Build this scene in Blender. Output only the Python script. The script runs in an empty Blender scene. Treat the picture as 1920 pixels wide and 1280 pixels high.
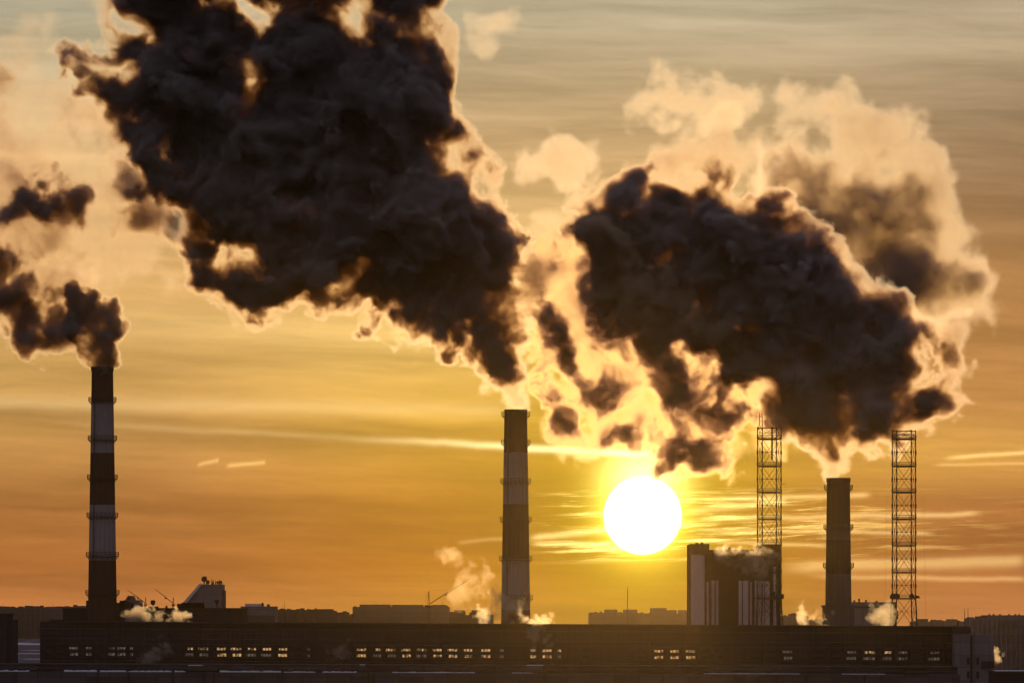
import bpy, math, random
import numpy as np

# ------------------------------------------------------------------ camera
F = 15050.0            # focal length in photo pixels (long telephoto)
HZ = 1160.0            # photo row of the eye level
CH = 36.0              # eye height, metres
sc = bpy.context.scene
COL = sc.collection
cam_d = bpy.data.cameras.new("camera"); cam = bpy.data.objects.new("camera", cam_d); COL.objects.link(cam)
cam_d.sensor_fit = 'HORIZONTAL'; cam_d.sensor_width = 36.0
cam_d.lens = 36.0 * F / 1920.0
cam_d.shift_y = (HZ - 640.0) / 1920.0
cam_d.clip_start = 1.0; cam_d.clip_end = 120000.0
cam.location = (0, 0, CH); cam.rotation_euler = (math.pi / 2, 0, 0)
sc.camera = cam
SUN_PX, SUN_PY = 1205.0, 966.0
SUN_AZ = math.atan((SUN_PX - 960) / F)          # to the right of +Y
SUN_EL = math.atan((HZ - SUN_PY) / F)

# ------------------------------------------------------------------ render set-up
sc.view_settings.view_transform = 'Standard'; sc.view_settings.look = 'None'
sc.view_settings.exposure = 0.0; sc.view_settings.gamma = 1.0
sc.cycles.max_bounces = 6; sc.cycles.volume_bounces = 0
sc.cycles.transparent_max_bounces = 96
sc.cycles.volume_step_rate = 1.2; sc.cycles.volume_max_steps = 512
sc.cycles.use_denoising = True


def sr(r, g, b):
    f = lambda c: c / 12.92 if c <= 0.04045 else ((c + 0.055) / 1.055) ** 2.4
    return (f(r / 255), f(g / 255), f(b / 255))


class NT:
    """small node-tree helper"""
    def __init__(s, tree): s.t = tree; s.N = tree.nodes; s.L = tree.links
    def put(s, sock, v):
        if v is None: return
        if isinstance(v, bpy.types.NodeSocket): s.L.new(v, sock)
        elif isinstance(v, (tuple, list)) and sock.type == 'RGBA' and len(v) == 3: sock.default_value = (*v, 1)
        else: sock.default_value = v
    def m(s, op, a, b=None, c=None, clamp=False):
        n = s.N.new('ShaderNodeMath'); n.operation = op; n.use_clamp = clamp
        for i, v in enumerate((a, b, c)): s.put(n.inputs[i], v)
        return n.outputs[0]
    def v(s, op, a, b=None):
        n = s.N.new('ShaderNodeVectorMath'); n.operation = op
        s.put(n.inputs[0], a); s.put(n.inputs[1], b); return n.outputs[0]
    def mix(s, f, a, b, mode='MIX'):
        n = s.N.new('ShaderNodeMix'); n.data_type = 'RGBA'; n.blend_type = mode; n.clamp_factor = True
        s.put(n.inputs[0], f); s.put(n.inputs[6], a); s.put(n.inputs[7], b); return n.outputs[2]
    def noise(s, vec, scale=1.0, detail=4.0, rough=0.55, dist=0.0):
        n = s.N.new('ShaderNodeTexNoise'); s.put(n.inputs['Vector'], vec)
        n.inputs['Scale'].default_value = scale; n.inputs['Detail'].default_value = detail
        n.inputs['Roughness'].default_value = rough; n.inputs['Distortion'].default_value = dist
        return n.outputs['Fac']
    def comb(s, x, y, z=0.0):
        n = s.N.new('ShaderNodeCombineXYZ')
        for i, v in enumerate((x, y, z)): s.put(n.inputs[i], v)
        return n.outputs[0]
    def sep(s, v):
        n = s.N.new('ShaderNodeSeparateXYZ'); s.L.new(v, n.inputs[0]); return n.outputs
    def ramp(s, f, stops, interp='LINEAR'):
        n = s.N.new('ShaderNodeValToRGB'); n.color_ramp.interpolation = interp; e = n.color_ramp.elements
        while len(e) < len(stops): e.new(0.5)
        for k, (p, c) in enumerate(stops):
            e[k].position = p; e[k].color = (*c, 1) if isinstance(c, tuple) else (c, c, c, 1)
        s.put(n.inputs[0], f); return n.outputs[0]
    def sstep(s, x, a, b):
        n = s.N.new('ShaderNodeMapRange'); n.interpolation_type = 'SMOOTHSTEP'
        s.put(n.inputs[0], x); n.inputs[1].default_value = a; n.inputs[2].default_value = b
        return n.outputs[0]


# ------------------------------------------------------------------ world: sunset sky
W = bpy.data.worlds.new("World"); sc.world = W; W.use_nodes = True
T = NT(W.node_tree); T.N.clear()
gen = T.N.new('ShaderNodeTexCoord').outputs['Generated']
dx, dy, dz = T.sep(gen)
DEG = 57.29578
az = T.m('MULTIPLY', T.m('ARCTAN2', dx, dy), DEG)              # degrees right of the view axis
el = T.m('MULTIPLY', T.m('ARCSINE', dz), DEG)                  # degrees above the horizon
AZ = lambda px: (px - 960) / F * DEG
EL = lambda py: (HZ - py) / F * DEG
PXD = DEG / F
saz, sel = SUN_AZ * DEG, SUN_EL * DEG
# elevation gradient
elf = T.m('DIVIDE', el, 6.0, clamp=True)
def stops(lst): return [(max(0, EL(y)) / 6.0, sr(*c)) for y, c in lst]
gl = T.ramp(elf, stops([(1160, (192, 122, 66)), (1060, (180, 112, 55)), (940, (184, 122, 62)), (830, (198, 144, 78)),
                        (740, (203, 155, 85)), (620, (208, 163, 95)), (480, (214, 167, 104)), (300, (214, 176, 122)),
                        (120, (186, 170, 136)), (-150, (150, 148, 134))]))
gr = T.ramp(elf, stops([(1160, (190, 122, 70)), (1060, (164, 100, 50)), (940, (166, 107, 55)), (850, (216, 158, 76)),
                        (760, (214, 152, 84)), (620, (178, 126, 72)), (480, (168, 122, 74)), (330, (166, 130, 92)),
                        (160, (172, 146, 112)), (0, (182, 164, 134)), (-150, (158, 152, 138))]))
gc = T.ramp(elf, stops([(1160, (200, 136, 56)), (1060, (192, 122, 36)), (940, (204, 138, 46)), (800, (226, 172, 70)),
                        (650, (236, 190, 104)), (480, (232, 190, 120)), (330, (206, 166, 112)), (160, (184, 158, 118)),
                        (0, (182, 168, 138)), (-150, (158, 152, 138))]))
mr = T.sstep(az, AZ(1300), AZ(1800)); ml = T.sstep(az, AZ(900), AZ(250))
base = T.mix(mr, T.mix(ml, gc, gl), gr)
# soft horizontal cloud banding
warp = T.noise(T.comb(T.m('MULTIPLY', az, 0.8), T.m('MULTIPLY', el, 2.0), 3.1), 1.0, 3.0)
elw = T.m('ADD', el, T.m('MULTIPLY', T.m('SUBTRACT', warp, 0.5), 0.13))
elw = T.m('ADD', elw, T.m('MULTIPLY', az, 0.030))
band = T.noise(T.comb(T.m('MULTIPLY', az, 0.30), T.m('MULTIPLY', elw, 3.4), 7.7), 1.0, 6.0, 0.6)
bandv = T.m('ADD', T.m('MULTIPLY', T.m('SUBTRACT', band, 0.5), 1.35), 0.97)
base = T.v('MULTIPLY', base, T.comb(bandv, bandv, T.m('POWER', bandv, 1.15)))
fine = T.noise(T.comb(T.m('MULTIPLY', az, 1.4), T.m('MULTIPLY', elw, 16.0), 1.7), 1.0, 5.0, 0.6)
base = T.v('MULTIPLY', base, T.comb(*[T.m('ADD', T.m('MULTIPLY', T.m('SUBTRACT', fine, 0.5), 0.22), 1.0)] * 3))

ddx = T.m('SUBTRACT', az, saz); ddy = T.m('SUBTRACT', el, sel)
def gauss(px, py, sx, sy):
    a = T.m('DIVIDE', T.m('SUBTRACT', az, AZ(px)), sx * PXD); b = T.m('DIVIDE', T.m('SUBTRACT', el, EL(py)), sy * PXD)
    return T.m('EXPONENT', T.m('MULTIPLY', T.m('ADD', T.m('MULTIPLY', a, a), T.m('MULTIPLY', b, b)), -1.0))
def add(c, f, col): return T.v('ADD', c, T.v('MULTIPLY', T.comb(f, f, f), col))
near = gauss(SUN_PX, SUN_PY, 380, 300)
skyc = T.v('MULTIPLY', base, T.comb(T.m('SUBTRACT', 1.0, T.m('MULTIPLY', near, 0.55)), T.m('SUBTRACT', 1.0, T.m('MULTIPLY', near, 0.48)), T.m('SUBTRACT', 1.0, T.m('MULTIPLY', near, 0.90))))
skyc = add(skyc, gauss(SUN_PX, SUN_PY - 10, 190, 190), (0.06, 0.11, -0.02))
# thin streak clouds, brighter the closer to the sun
def line(x0, y0, x1, y1, wid, wob=1.0):
    """a thin cloud line between two directions of the sky"""
    t = T.m('DIVIDE', T.m('SUBTRACT', az, AZ(x0)), AZ(x1) - AZ(x0))
    yl = T.m('ADD', T.m('MULTIPLY', t, EL(y1) - EL(y0)), EL(y0))
    n = T.noise(T.comb(T.m('MULTIPLY', az, 2.2), y0 * 0.37, 2.0), 1.0, 3.0)
    yl = T.m('ADD', yl, T.m('MULTIPLY', T.m('SUBTRACT', n, 0.5), 10 * wob * PXD))
    q = T.m('DIVIDE', T.m('SUBTRACT', el, yl), wid * PXD)
    g = T.m('EXPONENT', T.m('MULTIPLY', T.m('MULTIPLY', q, q), -1.0))
    e = T.m('MULTIPLY', T.sstep(t, 0.0, 0.18), T.sstep(t, 1.0, 0.93))
    return T.m('MULTIPLY', g, e)
sy = T.m('ADD', T.m('MULTIPLY', T.m('SUBTRACT', az, saz), -0.028), el)
wv = T.noise(T.comb(T.m('MULTIPLY', az, 1.3), T.m('MULTIPLY', el, 4.0), 9.0), 1.0, 3.0)
sy = T.m('ADD', sy, T.m('MULTIPLY', T.m('SUBTRACT', wv, 0.5), 0.045))
st = T.noise(T.comb(T.m('MULTIPLY', az, 0.9), T.m('MULTIPLY', sy, 21.0), 4.2), 1.0, 8.0, 0.72)
stm = T.sstep(st, 0.49, 0.64)
win = T.m('MULTIPLY', T.sstep(el, EL(1062), EL(1030)), T.sstep(el, EL(905), EL(945)))
winx = T.m('MULTIPLY', T.sstep(az, AZ(960), AZ(1120)), T.sstep(az, AZ(2150), AZ(1350)))
glow = T.m('ADD', T.m('MULTIPLY', gauss(SUN_PX, SUN_PY, 400, 260), 0.9), 0.42)
skyc = add(skyc, T.m('MULTIPLY', T.m('MULTIPLY', T.m('MULTIPLY', stm, win), winx), glow), (1.1, 0.80, 0.24))
for (x0, y0, x1, y1, wd, amp) in [(1270, 975, 1850, 962, 5, .5), (1270, 992, 1760, 1000, 4, .45), (1440, 1064, 1935, 1050, 11, .42), (1500, 1080, 1935, 1086, 5, .3),
                                   (1760, 858, 1990, 846, 4, .5), (1740, 872, 1930, 868, 3, .25), (1300, 935, 1640, 928, 5, .5), (985, 1008, 1145, 994, 6, .75), (990, 1020, 1150, 1018, 4, .6),
                                   (850, 1017, 960, 1009, 4, .18), (368, 873, 412, 861, 4, .30), (420, 875, 500, 867, 4, .34), (1270, 1012, 1560, 1022, 4, .4), (1270, 960, 1480, 938, 6, .5)]:
    skyc = add(skyc, T.m('MULTIPLY', line(x0, y0, x1, y1, wd), amp), (0.9, 0.66, 0.26))
lng = line(60, 790, 1262, 853, 6.5, 1.4)
lwt = T.m('ADD', 0.11, T.m('MULTIPLY', T.sstep(az, AZ(600), AZ(1215)), 1.3))
skyc = add(skyc, T.m('MULTIPLY', lng, lwt), (1.0, 0.86, 0.42))
skyc = add(skyc, line(-250, 752, 1000, 770, 14, 1.2), (0.14, 0.12, 0.07))
skyc = add(skyc, line(-250, 590, 1000, 640, 26, 1.2), (0.07, 0.06, 0.03))
# white cloud glow and sun bloom painted into the sky, and the solar disc
skyc = add(skyc, gauss(1207, 892, 64, 48), (2.6, 2.0, 0.6))
rr = T.m('SQRT', T.m('ADD', T.m('MULTIPLY', ddx, ddx), T.m('MULTIPLY', ddy, ddy)))
skyc = add(skyc, T.m('EXPONENT', T.m('MULTIPLY', T.m('MAXIMUM', T.m('SUBTRACT', rr, 70 * PXD), 0.0), -1 / (24 * PXD))), (1.15, 0.85, 0.08))
skyc = add(skyc, T.sstep(rr, 76 * PXD, 57 * PXD), (14.0, 12.0, 8.0))
# away from the sunset the clear dusk sky takes over
nish = T.N.new('ShaderNodeTexSky'); nish.sky_type = 'NISHITA'; nish.sun_disc = False
nish.sun_elevation = SUN_EL; nish.sun_rotation = SUN_AZ; nish.air_density = 1.2; nish.dust_density = 2.0; nish.ozone_density = 1.0
up = T.m('ADD', 0.10, T.m('MULTIPLY', T.sstep(el, 8.0, 70.0), 0.9))
dusk = T.v('ADD', T.v('MULTIPLY', nish.outputs[0], (0.08, 0.07, 0.07)), T.v('MULTIPLY', T.comb(up, up, up), (0.27, 0.265, 0.40)))
far = T.m('MAXIMUM', T.sstep(rr, 7.0, 16.0), T.sstep(el, -0.4, -2.0))
skyc = T.mix(far, skyc, dusk)
bg = T.N.new('ShaderNodeBackground'); T.L.new(skyc, bg.inputs[0]); bg.inputs[1].default_value = 1.22
wo = T.N.new('ShaderNodeOutputWorld'); T.L.new(bg.outputs[0], wo.inputs[0])

# ------------------------------------------------------------------ sun
sl = bpy.data.lights.new("sun", 'SUN'); sl.energy = 3.7; sl.angle = math.radians(0.53); sl.color = (1.0, 0.69, 0.36)
so = bpy.data.objects.new("sun", sl); COL.objects.link(so)
# light travels from the sun towards the camera
from mathutils import Vector
sdir = Vector((math.sin(SUN_AZ) * math.cos(SUN_EL), math.cos(SUN_AZ) * math.cos(SUN_EL), math.sin(SUN_EL)))
so.rotation_euler = sdir.to_track_quat('Z', 'Y').to_euler()
so.location = (200, 2500, 400)


# ------------------------------------------------------------------ helpers
def P(px, py, D): return Vector(((px - 960) / F * D, D, CH + (HZ - py) / F * D))
def X(px, D): return (px - 960) / F * D
def Z(py, D): return CH + (HZ - py) / F * D
def S(n, D): return n / F * D


def mat(name, col, rough=0.85, var=0.25, scale=0.15, spec=0.0, emit=None, estr=0.0, streak=0.0):
    m = bpy.data.materials.new(name); m.use_nodes = True; t = NT(m.node_tree)
    b = t.N['Principled BSDF']
    o = t.N.new('ShaderNodeTexCoord').outputs['Object']
    n = t.noise(o, scale, 6.0, 0.6)
    f = t.m('ADD', 1.0 - var, t.m('MULTIPLY', n, 2 * var))
    if streak:
        n2 = t.noise(t.v('MULTIPLY', o, (1.6, 1.6, 0.06)), 1.0, 4.0, 0.6)
        f = t.m('MULTIPLY', f, t.m('ADD', 1 - streak, t.m('MULTIPLY', n2, 2 * streak)))
    c = t.v('MULTIPLY', t.comb(f, f, f), col)
    t.L.new(c, b.inputs['Base Color'])
    b.inputs['Roughness'].default_value = rough; b.inputs['Specular IOR Level'].default_value = spec
    if emit:
        e = t.noise(o, 1.3, 3.0, 0.7)
        ef = t.m('MULTIPLY', t.sstep(e, 0.40, 0.60), estr)
        b.inputs['Emission Color'].default_value = (*emit, 1); t.L.new(ef, b.inputs['Emission Strength'])
    return m


M = {
    'dark_paint': mat('dark red chimney paint', (.075, .042, .034), streak=.45),
    'light_paint': mat('weathered white chimney paint', (.27, .235, .22), streak=.45),
    'grey_paint': mat('sooty grey concrete', (.105, .088, .078), streak=.3),
    'steel': mat('dark painted steel', (.07, .055, .045), .6),
    'rust': mat('rusty lattice steel', (.10, .055, .03), .7),
    'hall': mat('dark sheet cladding', (.052, .042, .037), .8, .3, .08, streak=.45),
    'hall_trim': mat('dark roof edge', (.06, .048, .04), .8),
    'annex': mat('grey panel cladding', (.09, .076, .07), .8, .25, .1, streak=.2),
    'dark': mat('black brickwork', (.05, .042, .04), .9),
    'concrete': mat('grey concrete panels', (.20, .165, .155), .9, .2, .05, streak=.2),
    'panel_light': mat('pale wall strips', (.80, .62, .54), .85, .2, .1, streak=.15),
    'panel_dark': mat('brown wall strips', (.06, .04, .03), .85, .2, .1, streak=.2),
    'glass': mat('dark window glass', (.03, .028, .028), .15, .1, 1.0, .5),
    'frame': mat('window frame', (.06, .05, .045), .6),
    'glare': mat('window panes painted with sun glare', (.3, .2, .1), .4, emit=(1.0, .56, .22), estr=0.66),  # sun glare seen through the hall, painted as patchy emission
    'dim': mat('window panes with faint painted glare', (.2, .16, .12), .4, emit=(.9, .68, .5), estr=0.11),
    'snow': mat('snow', (.80, .80, .82), .9, .08, .3),
    'far_wall': mat('distant panel housing', (.16, .13, .12), .9, .25, .03),
    'far_dark': mat('distant brick', (.10, .08, .07), .9, .25, .03),
    'ground': mat('snowy ground', (.30, .28, .29), .95, .5, .004),
}


def panelise(m, sx, sz, amt):
    """cladding sheets that differ a little in tone"""
    t = NT(m.node_tree); b = t.N['Principled BSDF']; c = b.inputs['Base Color'].links[0].from_socket
    o = t.N.new('ShaderNodeTexCoord').outputs['Object']; x, y, z = t.sep(o)
    w = t.N.new('ShaderNodeTexWhiteNoise'); w.noise_dimensions = '2D'
    t.L.new(t.comb(t.m('FLOOR', t.m('DIVIDE', x, sx)), t.m('FLOOR', t.m('DIVIDE', z, sz))), w.inputs['Vector'])
    jx = t.m('ABSOLUTE', t.m('SUBTRACT', t.m('FRACT', t.m('DIVIDE', x, sx)), .5))
    jz = t.m('ABSOLUTE', t.m('SUBTRACT', t.m('FRACT', t.m('DIVIDE', z, sz)), .5))
    j = t.m('MULTIPLY', t.sstep(jx, .5, .5 - .12 / sx), t.sstep(jz, .5, .5 - .10 / sz))
    f = t.m('MULTIPLY', t.m('ADD', 1 - amt, t.m('MULTIPLY', w.outputs['Value'], 2 * amt)), t.m('ADD', .6, t.m('MULTIPLY', j, .4)))
    t.L.new(t.v('MULTIPLY', c, t.comb(f, f, f)), b.inputs['Base Color'])
panelise(M['hall'], 6.0, 1.8, .12); panelise(M['annex'], 4.5, 1.2, .2); panelise(M['concrete'], 3.2, 2.8, .12); panelise(M['far_wall'], 6, 2.8, .05)


class MB:
    def __init__(s): s.v = []; s.f = []; s.mi = []
    def quad(s, idx, m=0): s.f.append(idx); s.mi.append(m)
    def hexa(s, c8, m=0):
        b = len(s.v); s.v += [tuple(c) for c in c8]
        for q in ((0, 3, 2, 1), (4, 5, 6, 7), (0, 1, 5, 4), (1, 2, 6, 5), (2, 3, 7, 6), (3, 0, 4, 7)): s.quad([b + i for i in q], m)
    def box(s, x0, x1, y0, y1, z0, z1, m=0, sl=0.0):
        """axis box; sl lets the top and bottom fall towards +x"""
        za, zb = z0, z1
        d = sl * (x1 - x0)
        s.hexa([(x0, y0, za), (x1, y0, za - d), (x1, y1, za - d), (x0, y1, za), (x0, y0, zb), (x1, y0, zb - d), (x1, y1, zb - d), (x0, y1, zb)], m)
    def tube(s, a, b, r, n=6, m=0, r2=None):
        a, b = Vector(a), Vector(b); d = b - a
        if d.length < 1e-6: return
        q = d.to_track_quat('Z', 'Y'); r2 = r if r2 is None else r2; k = len(s.v)
        for c, rad in ((a, r), (b, r2)):
            for i in range(n):
                t = 2 * math.pi * i / n
                s.v.append(tuple(c + q @ Vector((rad * math.cos(t), rad * math.sin(t), 0))))
        for i in range(n): s.quad([k + i, k + (i + 1) % n, k + n + (i + 1) % n, k + n + i], m)
        s.f.append([k + i for i in range(n)][::-1]); s.mi.append(m); s.f.append([k + n + i for i in range(n)]); s.mi.append(m)
    def lathe(s, prof, n=40, m=None, cx=0, cy=0, close=True):
        k = len(s.v)
        for r, z in prof:
            for i in range(n):
                t = 2 * math.pi * i / n; s.v.append((cx + r * math.cos(t), cy + r * math.sin(t), z))
        for j in range(len(prof) - 1):
            for i in range(n):
                s.quad([k + j * n + i, k + j * n + (i + 1) % n, k + (j + 1) * n + (i + 1) % n, k + (j + 1) * n + i], m[j] if m else 0)
    def ring(s, r, z, rad, n=32, m=0):
        for i in range(n):
            a, b = 2 * math.pi * i / n, 2 * math.pi * (i + 1) / n
            s.tube((r * math.cos(a), r * math.sin(a), z), (r * math.cos(b), r * math.sin(b), z), rad, 4, m)
    def build(s, name, mats, parent=None, loc=None, smooth=False):
        me = bpy.data.meshes.new(name); me.from_pydata(s.v, [], s.f); me.update()
        for m_ in (mats if isinstance(mats, (list, tuple)) else [mats]): me.materials.append(m_)
        me.polygons.foreach_set('material_index', s.mi)
        if smooth: me.polygons.foreach_set('use_smooth', [True] * len(s.f))
        o = bpy.data.objects.new(name, me); COL.objects.link(o)
        if parent is not None: o.parent = parent
        if loc is not None: o.location = loc
        return o


def tag(o, label=None, cat=None, group=None, kind=None):
    if label: o['label'] = label
    if cat: o['category'] = cat
    if group: o['group'] = group
    if kind: o['kind'] = kind
    return o


def thing(name, loc, label, cat, group=None, rz=0.0):
    o = bpy.data.objects.new(name, None); COL.objects.link(o); o.location = loc; o.rotation_euler = (0, 0, rz)
    o.empty_display_size = 1.0
    return tag(o, label, cat, group)


# ------------------------------------------------------------------ ground
def gz_at(y):
    """ground height: flat round the plant, then a slow rise to the plateau the town stands on"""
    f = min(1.0, max(0.0, (y - 2600.0) / 1900.0)); return 25.0 * f * f * (3 - 2 * f)
g = MB(); ys = [-300, 1200, 2000, 2600] + [2600 + 95 * i for i in range(1, 21)] + [5200]
for y in ys: g.v += [(-2000, y, gz_at(y)), (2000, y, gz_at(y))]
for i in range(len(ys) - 1): g.quad([2 * i, 2 * i + 1, 2 * i + 3, 2 * i + 2])
go = g.build('ground', M['ground']); tag(go, kind='structure')
gm = M['ground'].node_tree; t = NT(gm)
o_ = t.N.new('ShaderNodeTexCoord').outputs['Object']
sn = t.noise(t.v('MULTIPLY', o_, (0.012, 0.0016, 1)), 1.0, 5.0, 0.6)
t.L.new(t.mix(t.sstep(sn, .52, .60), (.10, .09, .09), (.62, .60, .62)), t.N['Principled BSDF'].inputs['Base Color'])

# ------------------------------------------------------------------ chimneys
def chimney(xc, D, top, wtop, ptop, wbase, bands, rings, label, first_dark=True):
    """xc centre, wtop at row ptop, wbase at row 1165 (photo px); bands = rows where the paint changes"""
    base_row = HZ + CH * F / D
    wid = lambda r: wtop + (wbase - wtop) * (r - ptop) / (1165 - ptop)
    root = thing('chimney', (X(xc, D), D, 0), label, 'chimney', 'banded power station chimneys')
    over = .3 if ptop == 768 else 1.4
    rows = [base_row] + sorted(bands, reverse=True) + [top]
    k = S(1, D)
    prof, mi = [], []
    n_b = len(rows) - 1
    for j, r in enumerate(rows):
        prof.append((wid(r) / 2 * k, Z(r, D)))
        if j < n_b: mi.append((n_b - 1 - j) % 2 if first_dark else (n_b - j) % 2)
    prof += [(wid(top) / 2 * k * .82, Z(top, D)), (wid(top) / 2 * k * .82, Z(top + 30, D)), (0.05, Z(top + 30, D))]
    mi += [0, 0, 0]
    mb = MB(); mb.lathe(prof, 56, mi)
    mb.build('shaft', [M['dark_paint'], M['light_paint']] if first_dark is not None else [M['grey_paint']], root, smooth=False)
    rim = MB(); rt = wid(top) / 2 * k
    rim.lathe([(rt + .02, Z(top + 9, D)), (rt + over * k, Z(top + 7, D)), (rt + over * k, Z(top - .5, D)), (rt * .8, Z(top - .5, D)), (rt * .8, Z(top + 9, D))], 56)
    rim.build('top_rim', M['steel'], root)
    for r in rings:
        rr_ = wid(r) / 2 * k; ro = rr_ + 5.2 * k; z = Z(r, D)
        f_ = MB()
        f_.lathe([(rr_ + .01, z - .12), (ro, z - .12), (ro, z), (rr_ + .01, z), (rr_ + .01, z - .12)], 48)
        for i in range(16):
            a = 2 * math.pi * i / 16; c, s_ = math.cos(a), math.sin(a)
            f_.tube((rr_ * c, rr_ * s_, z - 6 * k), ((ro - .1) * c, (ro - .1) * s_, z - .1), .05, 4)
        pf = f_.build('service_platform', M['steel'], root)
        ra = MB()
        for h in (3.4, 7.2): ra.ring(ro - .03, z + h * k, .05, 40)
        for i in range(24):
            a = 2 * math.pi * i / 24; c, s_ = math.cos(a), math.sin(a)
            ra.tube(((ro - .03) * c, (ro - .03) * s_, z), ((ro - .03) * c, (ro - .03) * s_, z + 7.2 * k), .045, 4)
        ra.build('railing', M['steel'], pf)
    ld = MB(); rb = wid(base_row) / 2 * k; a = -2.2
    for da in (-.035, .035):
        ld.tube(((rb + .25) * math.cos(a + da), (rb + .25) * math.sin(a + da), 0), ((rt + .25) * math.cos(a + da * 1.2), (rt + .25) * math.sin(a + da * 1.2), Z(top, D)), .06, 4)
    nr = 70
    for i in range(nr):
        f = i / nr; r_ = rb + (rt - rb) * f + .25; z = Z(top, D) * f + .5
        ld.tube((r_ * math.cos(a - .035), r_ * math.sin(a - .035), z), (r_ * math.cos(a + .035), r_ * math.sin(a + .035), z), .04, 4)
    ld.build('ladder', M['steel'], root)
    return root


DC = 2000.0
chimney(192, DC, 688, 40, 690, 55, [752, 849, 946, 1050], [752, 824, 897, 968, 1042, 1113],
        'tall banded chimney standing alone beside the dark stepped building, with the smallest dark plume', first_dark=True)
chimney(967, DC, 768, 42.5, 768, 55, [848, 945, 1047, 1143], [779, 832, 904, 976, 1049, 1122],
        'tall banded chimney with golden steam round its top behind the middle of the hall', first_dark=True)
c3 = chimney(1572, DC, 896, 43, 900, 50, [983, 1012, 1075, 1150], [916, 990, 1062],
             'shorter chimney between two lattice towers, its mouth hidden in dark smoke', first_dark=True)
for ch in c3.children:
    if ch.name.startswith('shaft'):
        ch.data.materials[1] = M['grey_paint']
b = MB(); k = S(1, DC)
b.box(-29 * k, 29 * k, -29 * k, 29 * k, 0, Z(1138, DC)); b.box(-31 * k, 31 * k, -31 * k, 31 * k, Z(1138, DC), Z(1134, DC))
b.build('base_block', M['grey_paint'], c3)

# ------------------------------------------------------------------ lattice towers
def lattice_tower(xc, D, top, rows, half, label, mast=None, gear=None, matn='rust'):
    k = S(1, D); root = thing('lattice_tower', (X(xc, D), D, 0), label, 'lattice tower', 'steel lattice towers beside the short chimney')
    a0 = math.radians(29); R = half / math.cos(a0) * k
    def corner(i, f=1.0): a = a0 + i * math.pi / 2; return Vector((R * f * math.cos(a), R * f * math.sin(a), 0))
    def at(i, row):
        f = 1.0 if row < 1120 else 1 + (row - 1120) * .0022
        c = corner(i, f); return Vector((c.x, c.y, Z(row, D)))
    base = HZ + CH * F / D
    for i in range(4):
        m_ = MB()
        m_.tube(at(i, 1120), at(i, top), 1.0 * k, 6); m_.tube(at(i, base), at(i, 1120), 1.25 * k, 6)
        for r in rows:
            m_.tube(at(i, r + 22), at(i, r + 30), 1.7 * k, 6)
        m_.build('leg', M[matn], root)
    full = sorted(rows); lo = full + [full[-1] + 50, full[-1] + 110, full[-1] + 180, base]
    seq = [top] + lo if full[0] - top > 8 else lo
    for r0, r1 in zip(seq[:-1], seq[1:]):
        m_ = MB()
        for i in range(4):
            j = (i + 1) % 4
            m_.tube(at(i, r0), at(j, r1), .42 * k, 5); m_.tube(at(j, r0), at(i, r1), .42 * k, 5)
            mid = (r0 + r1) / 2
            m_.tube(at(i, mid), at(j, mid), .3 * k, 4)
            m_.tube(at(i, r0 + 2), at(j, r0 + 2), .55 * k, 5)
        m_.build('cross_bracing', M[matn], root)
    for r in rows:
        m_ = MB(); z = Z(r, D); Q = R * 1.06
        q4 = [Vector((Q * math.cos(a0 + i * math.pi / 2), Q * math.sin(a0 + i * math.pi / 2), 0)) for i in range(4)]
        q4i = [v * .72 for v in q4]
        for i in range(4):
            j = (i + 1) % 4
            lo4 = [q4[i], q4[j], q4i[j], q4i[i]]
            m_.hexa([(v.x, v.y, z - .9 * k) for v in lo4] + [(v.x, v.y, z + .9 * k) for v in lo4])
        pf = m_.build('platform', M[matn], root)
        ra = MB()
        for i in range(4):
            j = (i + 1) % 4
            for h in (3.2, 6.5): ra.tube(q4[i] + Vector((0, 0, z + h * k)), q4[j] + Vector((0, 0, z + h * k)), .28 * k, 4)
            for n in range(6):
                p = q4[i].lerp(q4[j], n / 6); ra.tube(p + Vector((0, 0, z)), p + Vector((0, 0, z + 6.5 * k)), .25 * k, 4)
        ra.build('railing', M[matn], pf)
    return root, at, k


rows1 = [822, 873, 922, 972, 1022, 1072, 1121]
t1, at1, k = lattice_tower(1442.5, 1960.0, 800, rows1, 22.5, 'lattice tower standing against the tall block building, its top lost in golden smoke')
m_ = MB()
for i in range(4):
    a = math.pi / 4 + i * math.pi / 2
    m_.tube((-16 * k + 5 * k * math.cos(a), 5 * k * math.sin(a), Z(805, 1960)), (-16 * k + 3 * k * math.cos(a), 3 * k * math.sin(a), Z(774, 1960)), .6 * k, 5)
for z0, z1, s_ in ((805, 795, 1), (795, 785, -1), (785, 776, 1)):
    for i in range(4):
        a, b2 = math.pi / 4 + i * math.pi / 2, math.pi / 4 + (i + s_) * math.pi / 2
        m_.tube((-16 * k + 4.4 * k * math.cos(a), 4.4 * k * math.sin(a), Z(z0, 1960)), (-16 * k + 4 * k * math.cos(b2), 4 * k * math.sin(b2), Z(z1, 1960)), .35 * k, 4)
m_.build('top_mast', M['rust'], t1)
m_ = MB(); m_.tube((5 * k, 0, Z(862, 1960)), (5 * k, 0, Z(800, 1960)), 1.6 * k, 8)
m_.build('exhaust_pipe', M['rust'], t1)
m_ = MB(); m_.tube((22 * k, 0, Z(907, 1960)), (30 * k, 0, Z(907, 1960)), .4 * k, 4)
m_.build('outrigger', M['rust'], t1)
t2, at2, k = lattice_tower(1695, 1960.0, 806, rows1, 22.5, 'lattice tower on the far side of the short chimney, carrying bulky dark cabinets low down', matn='steel')
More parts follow.
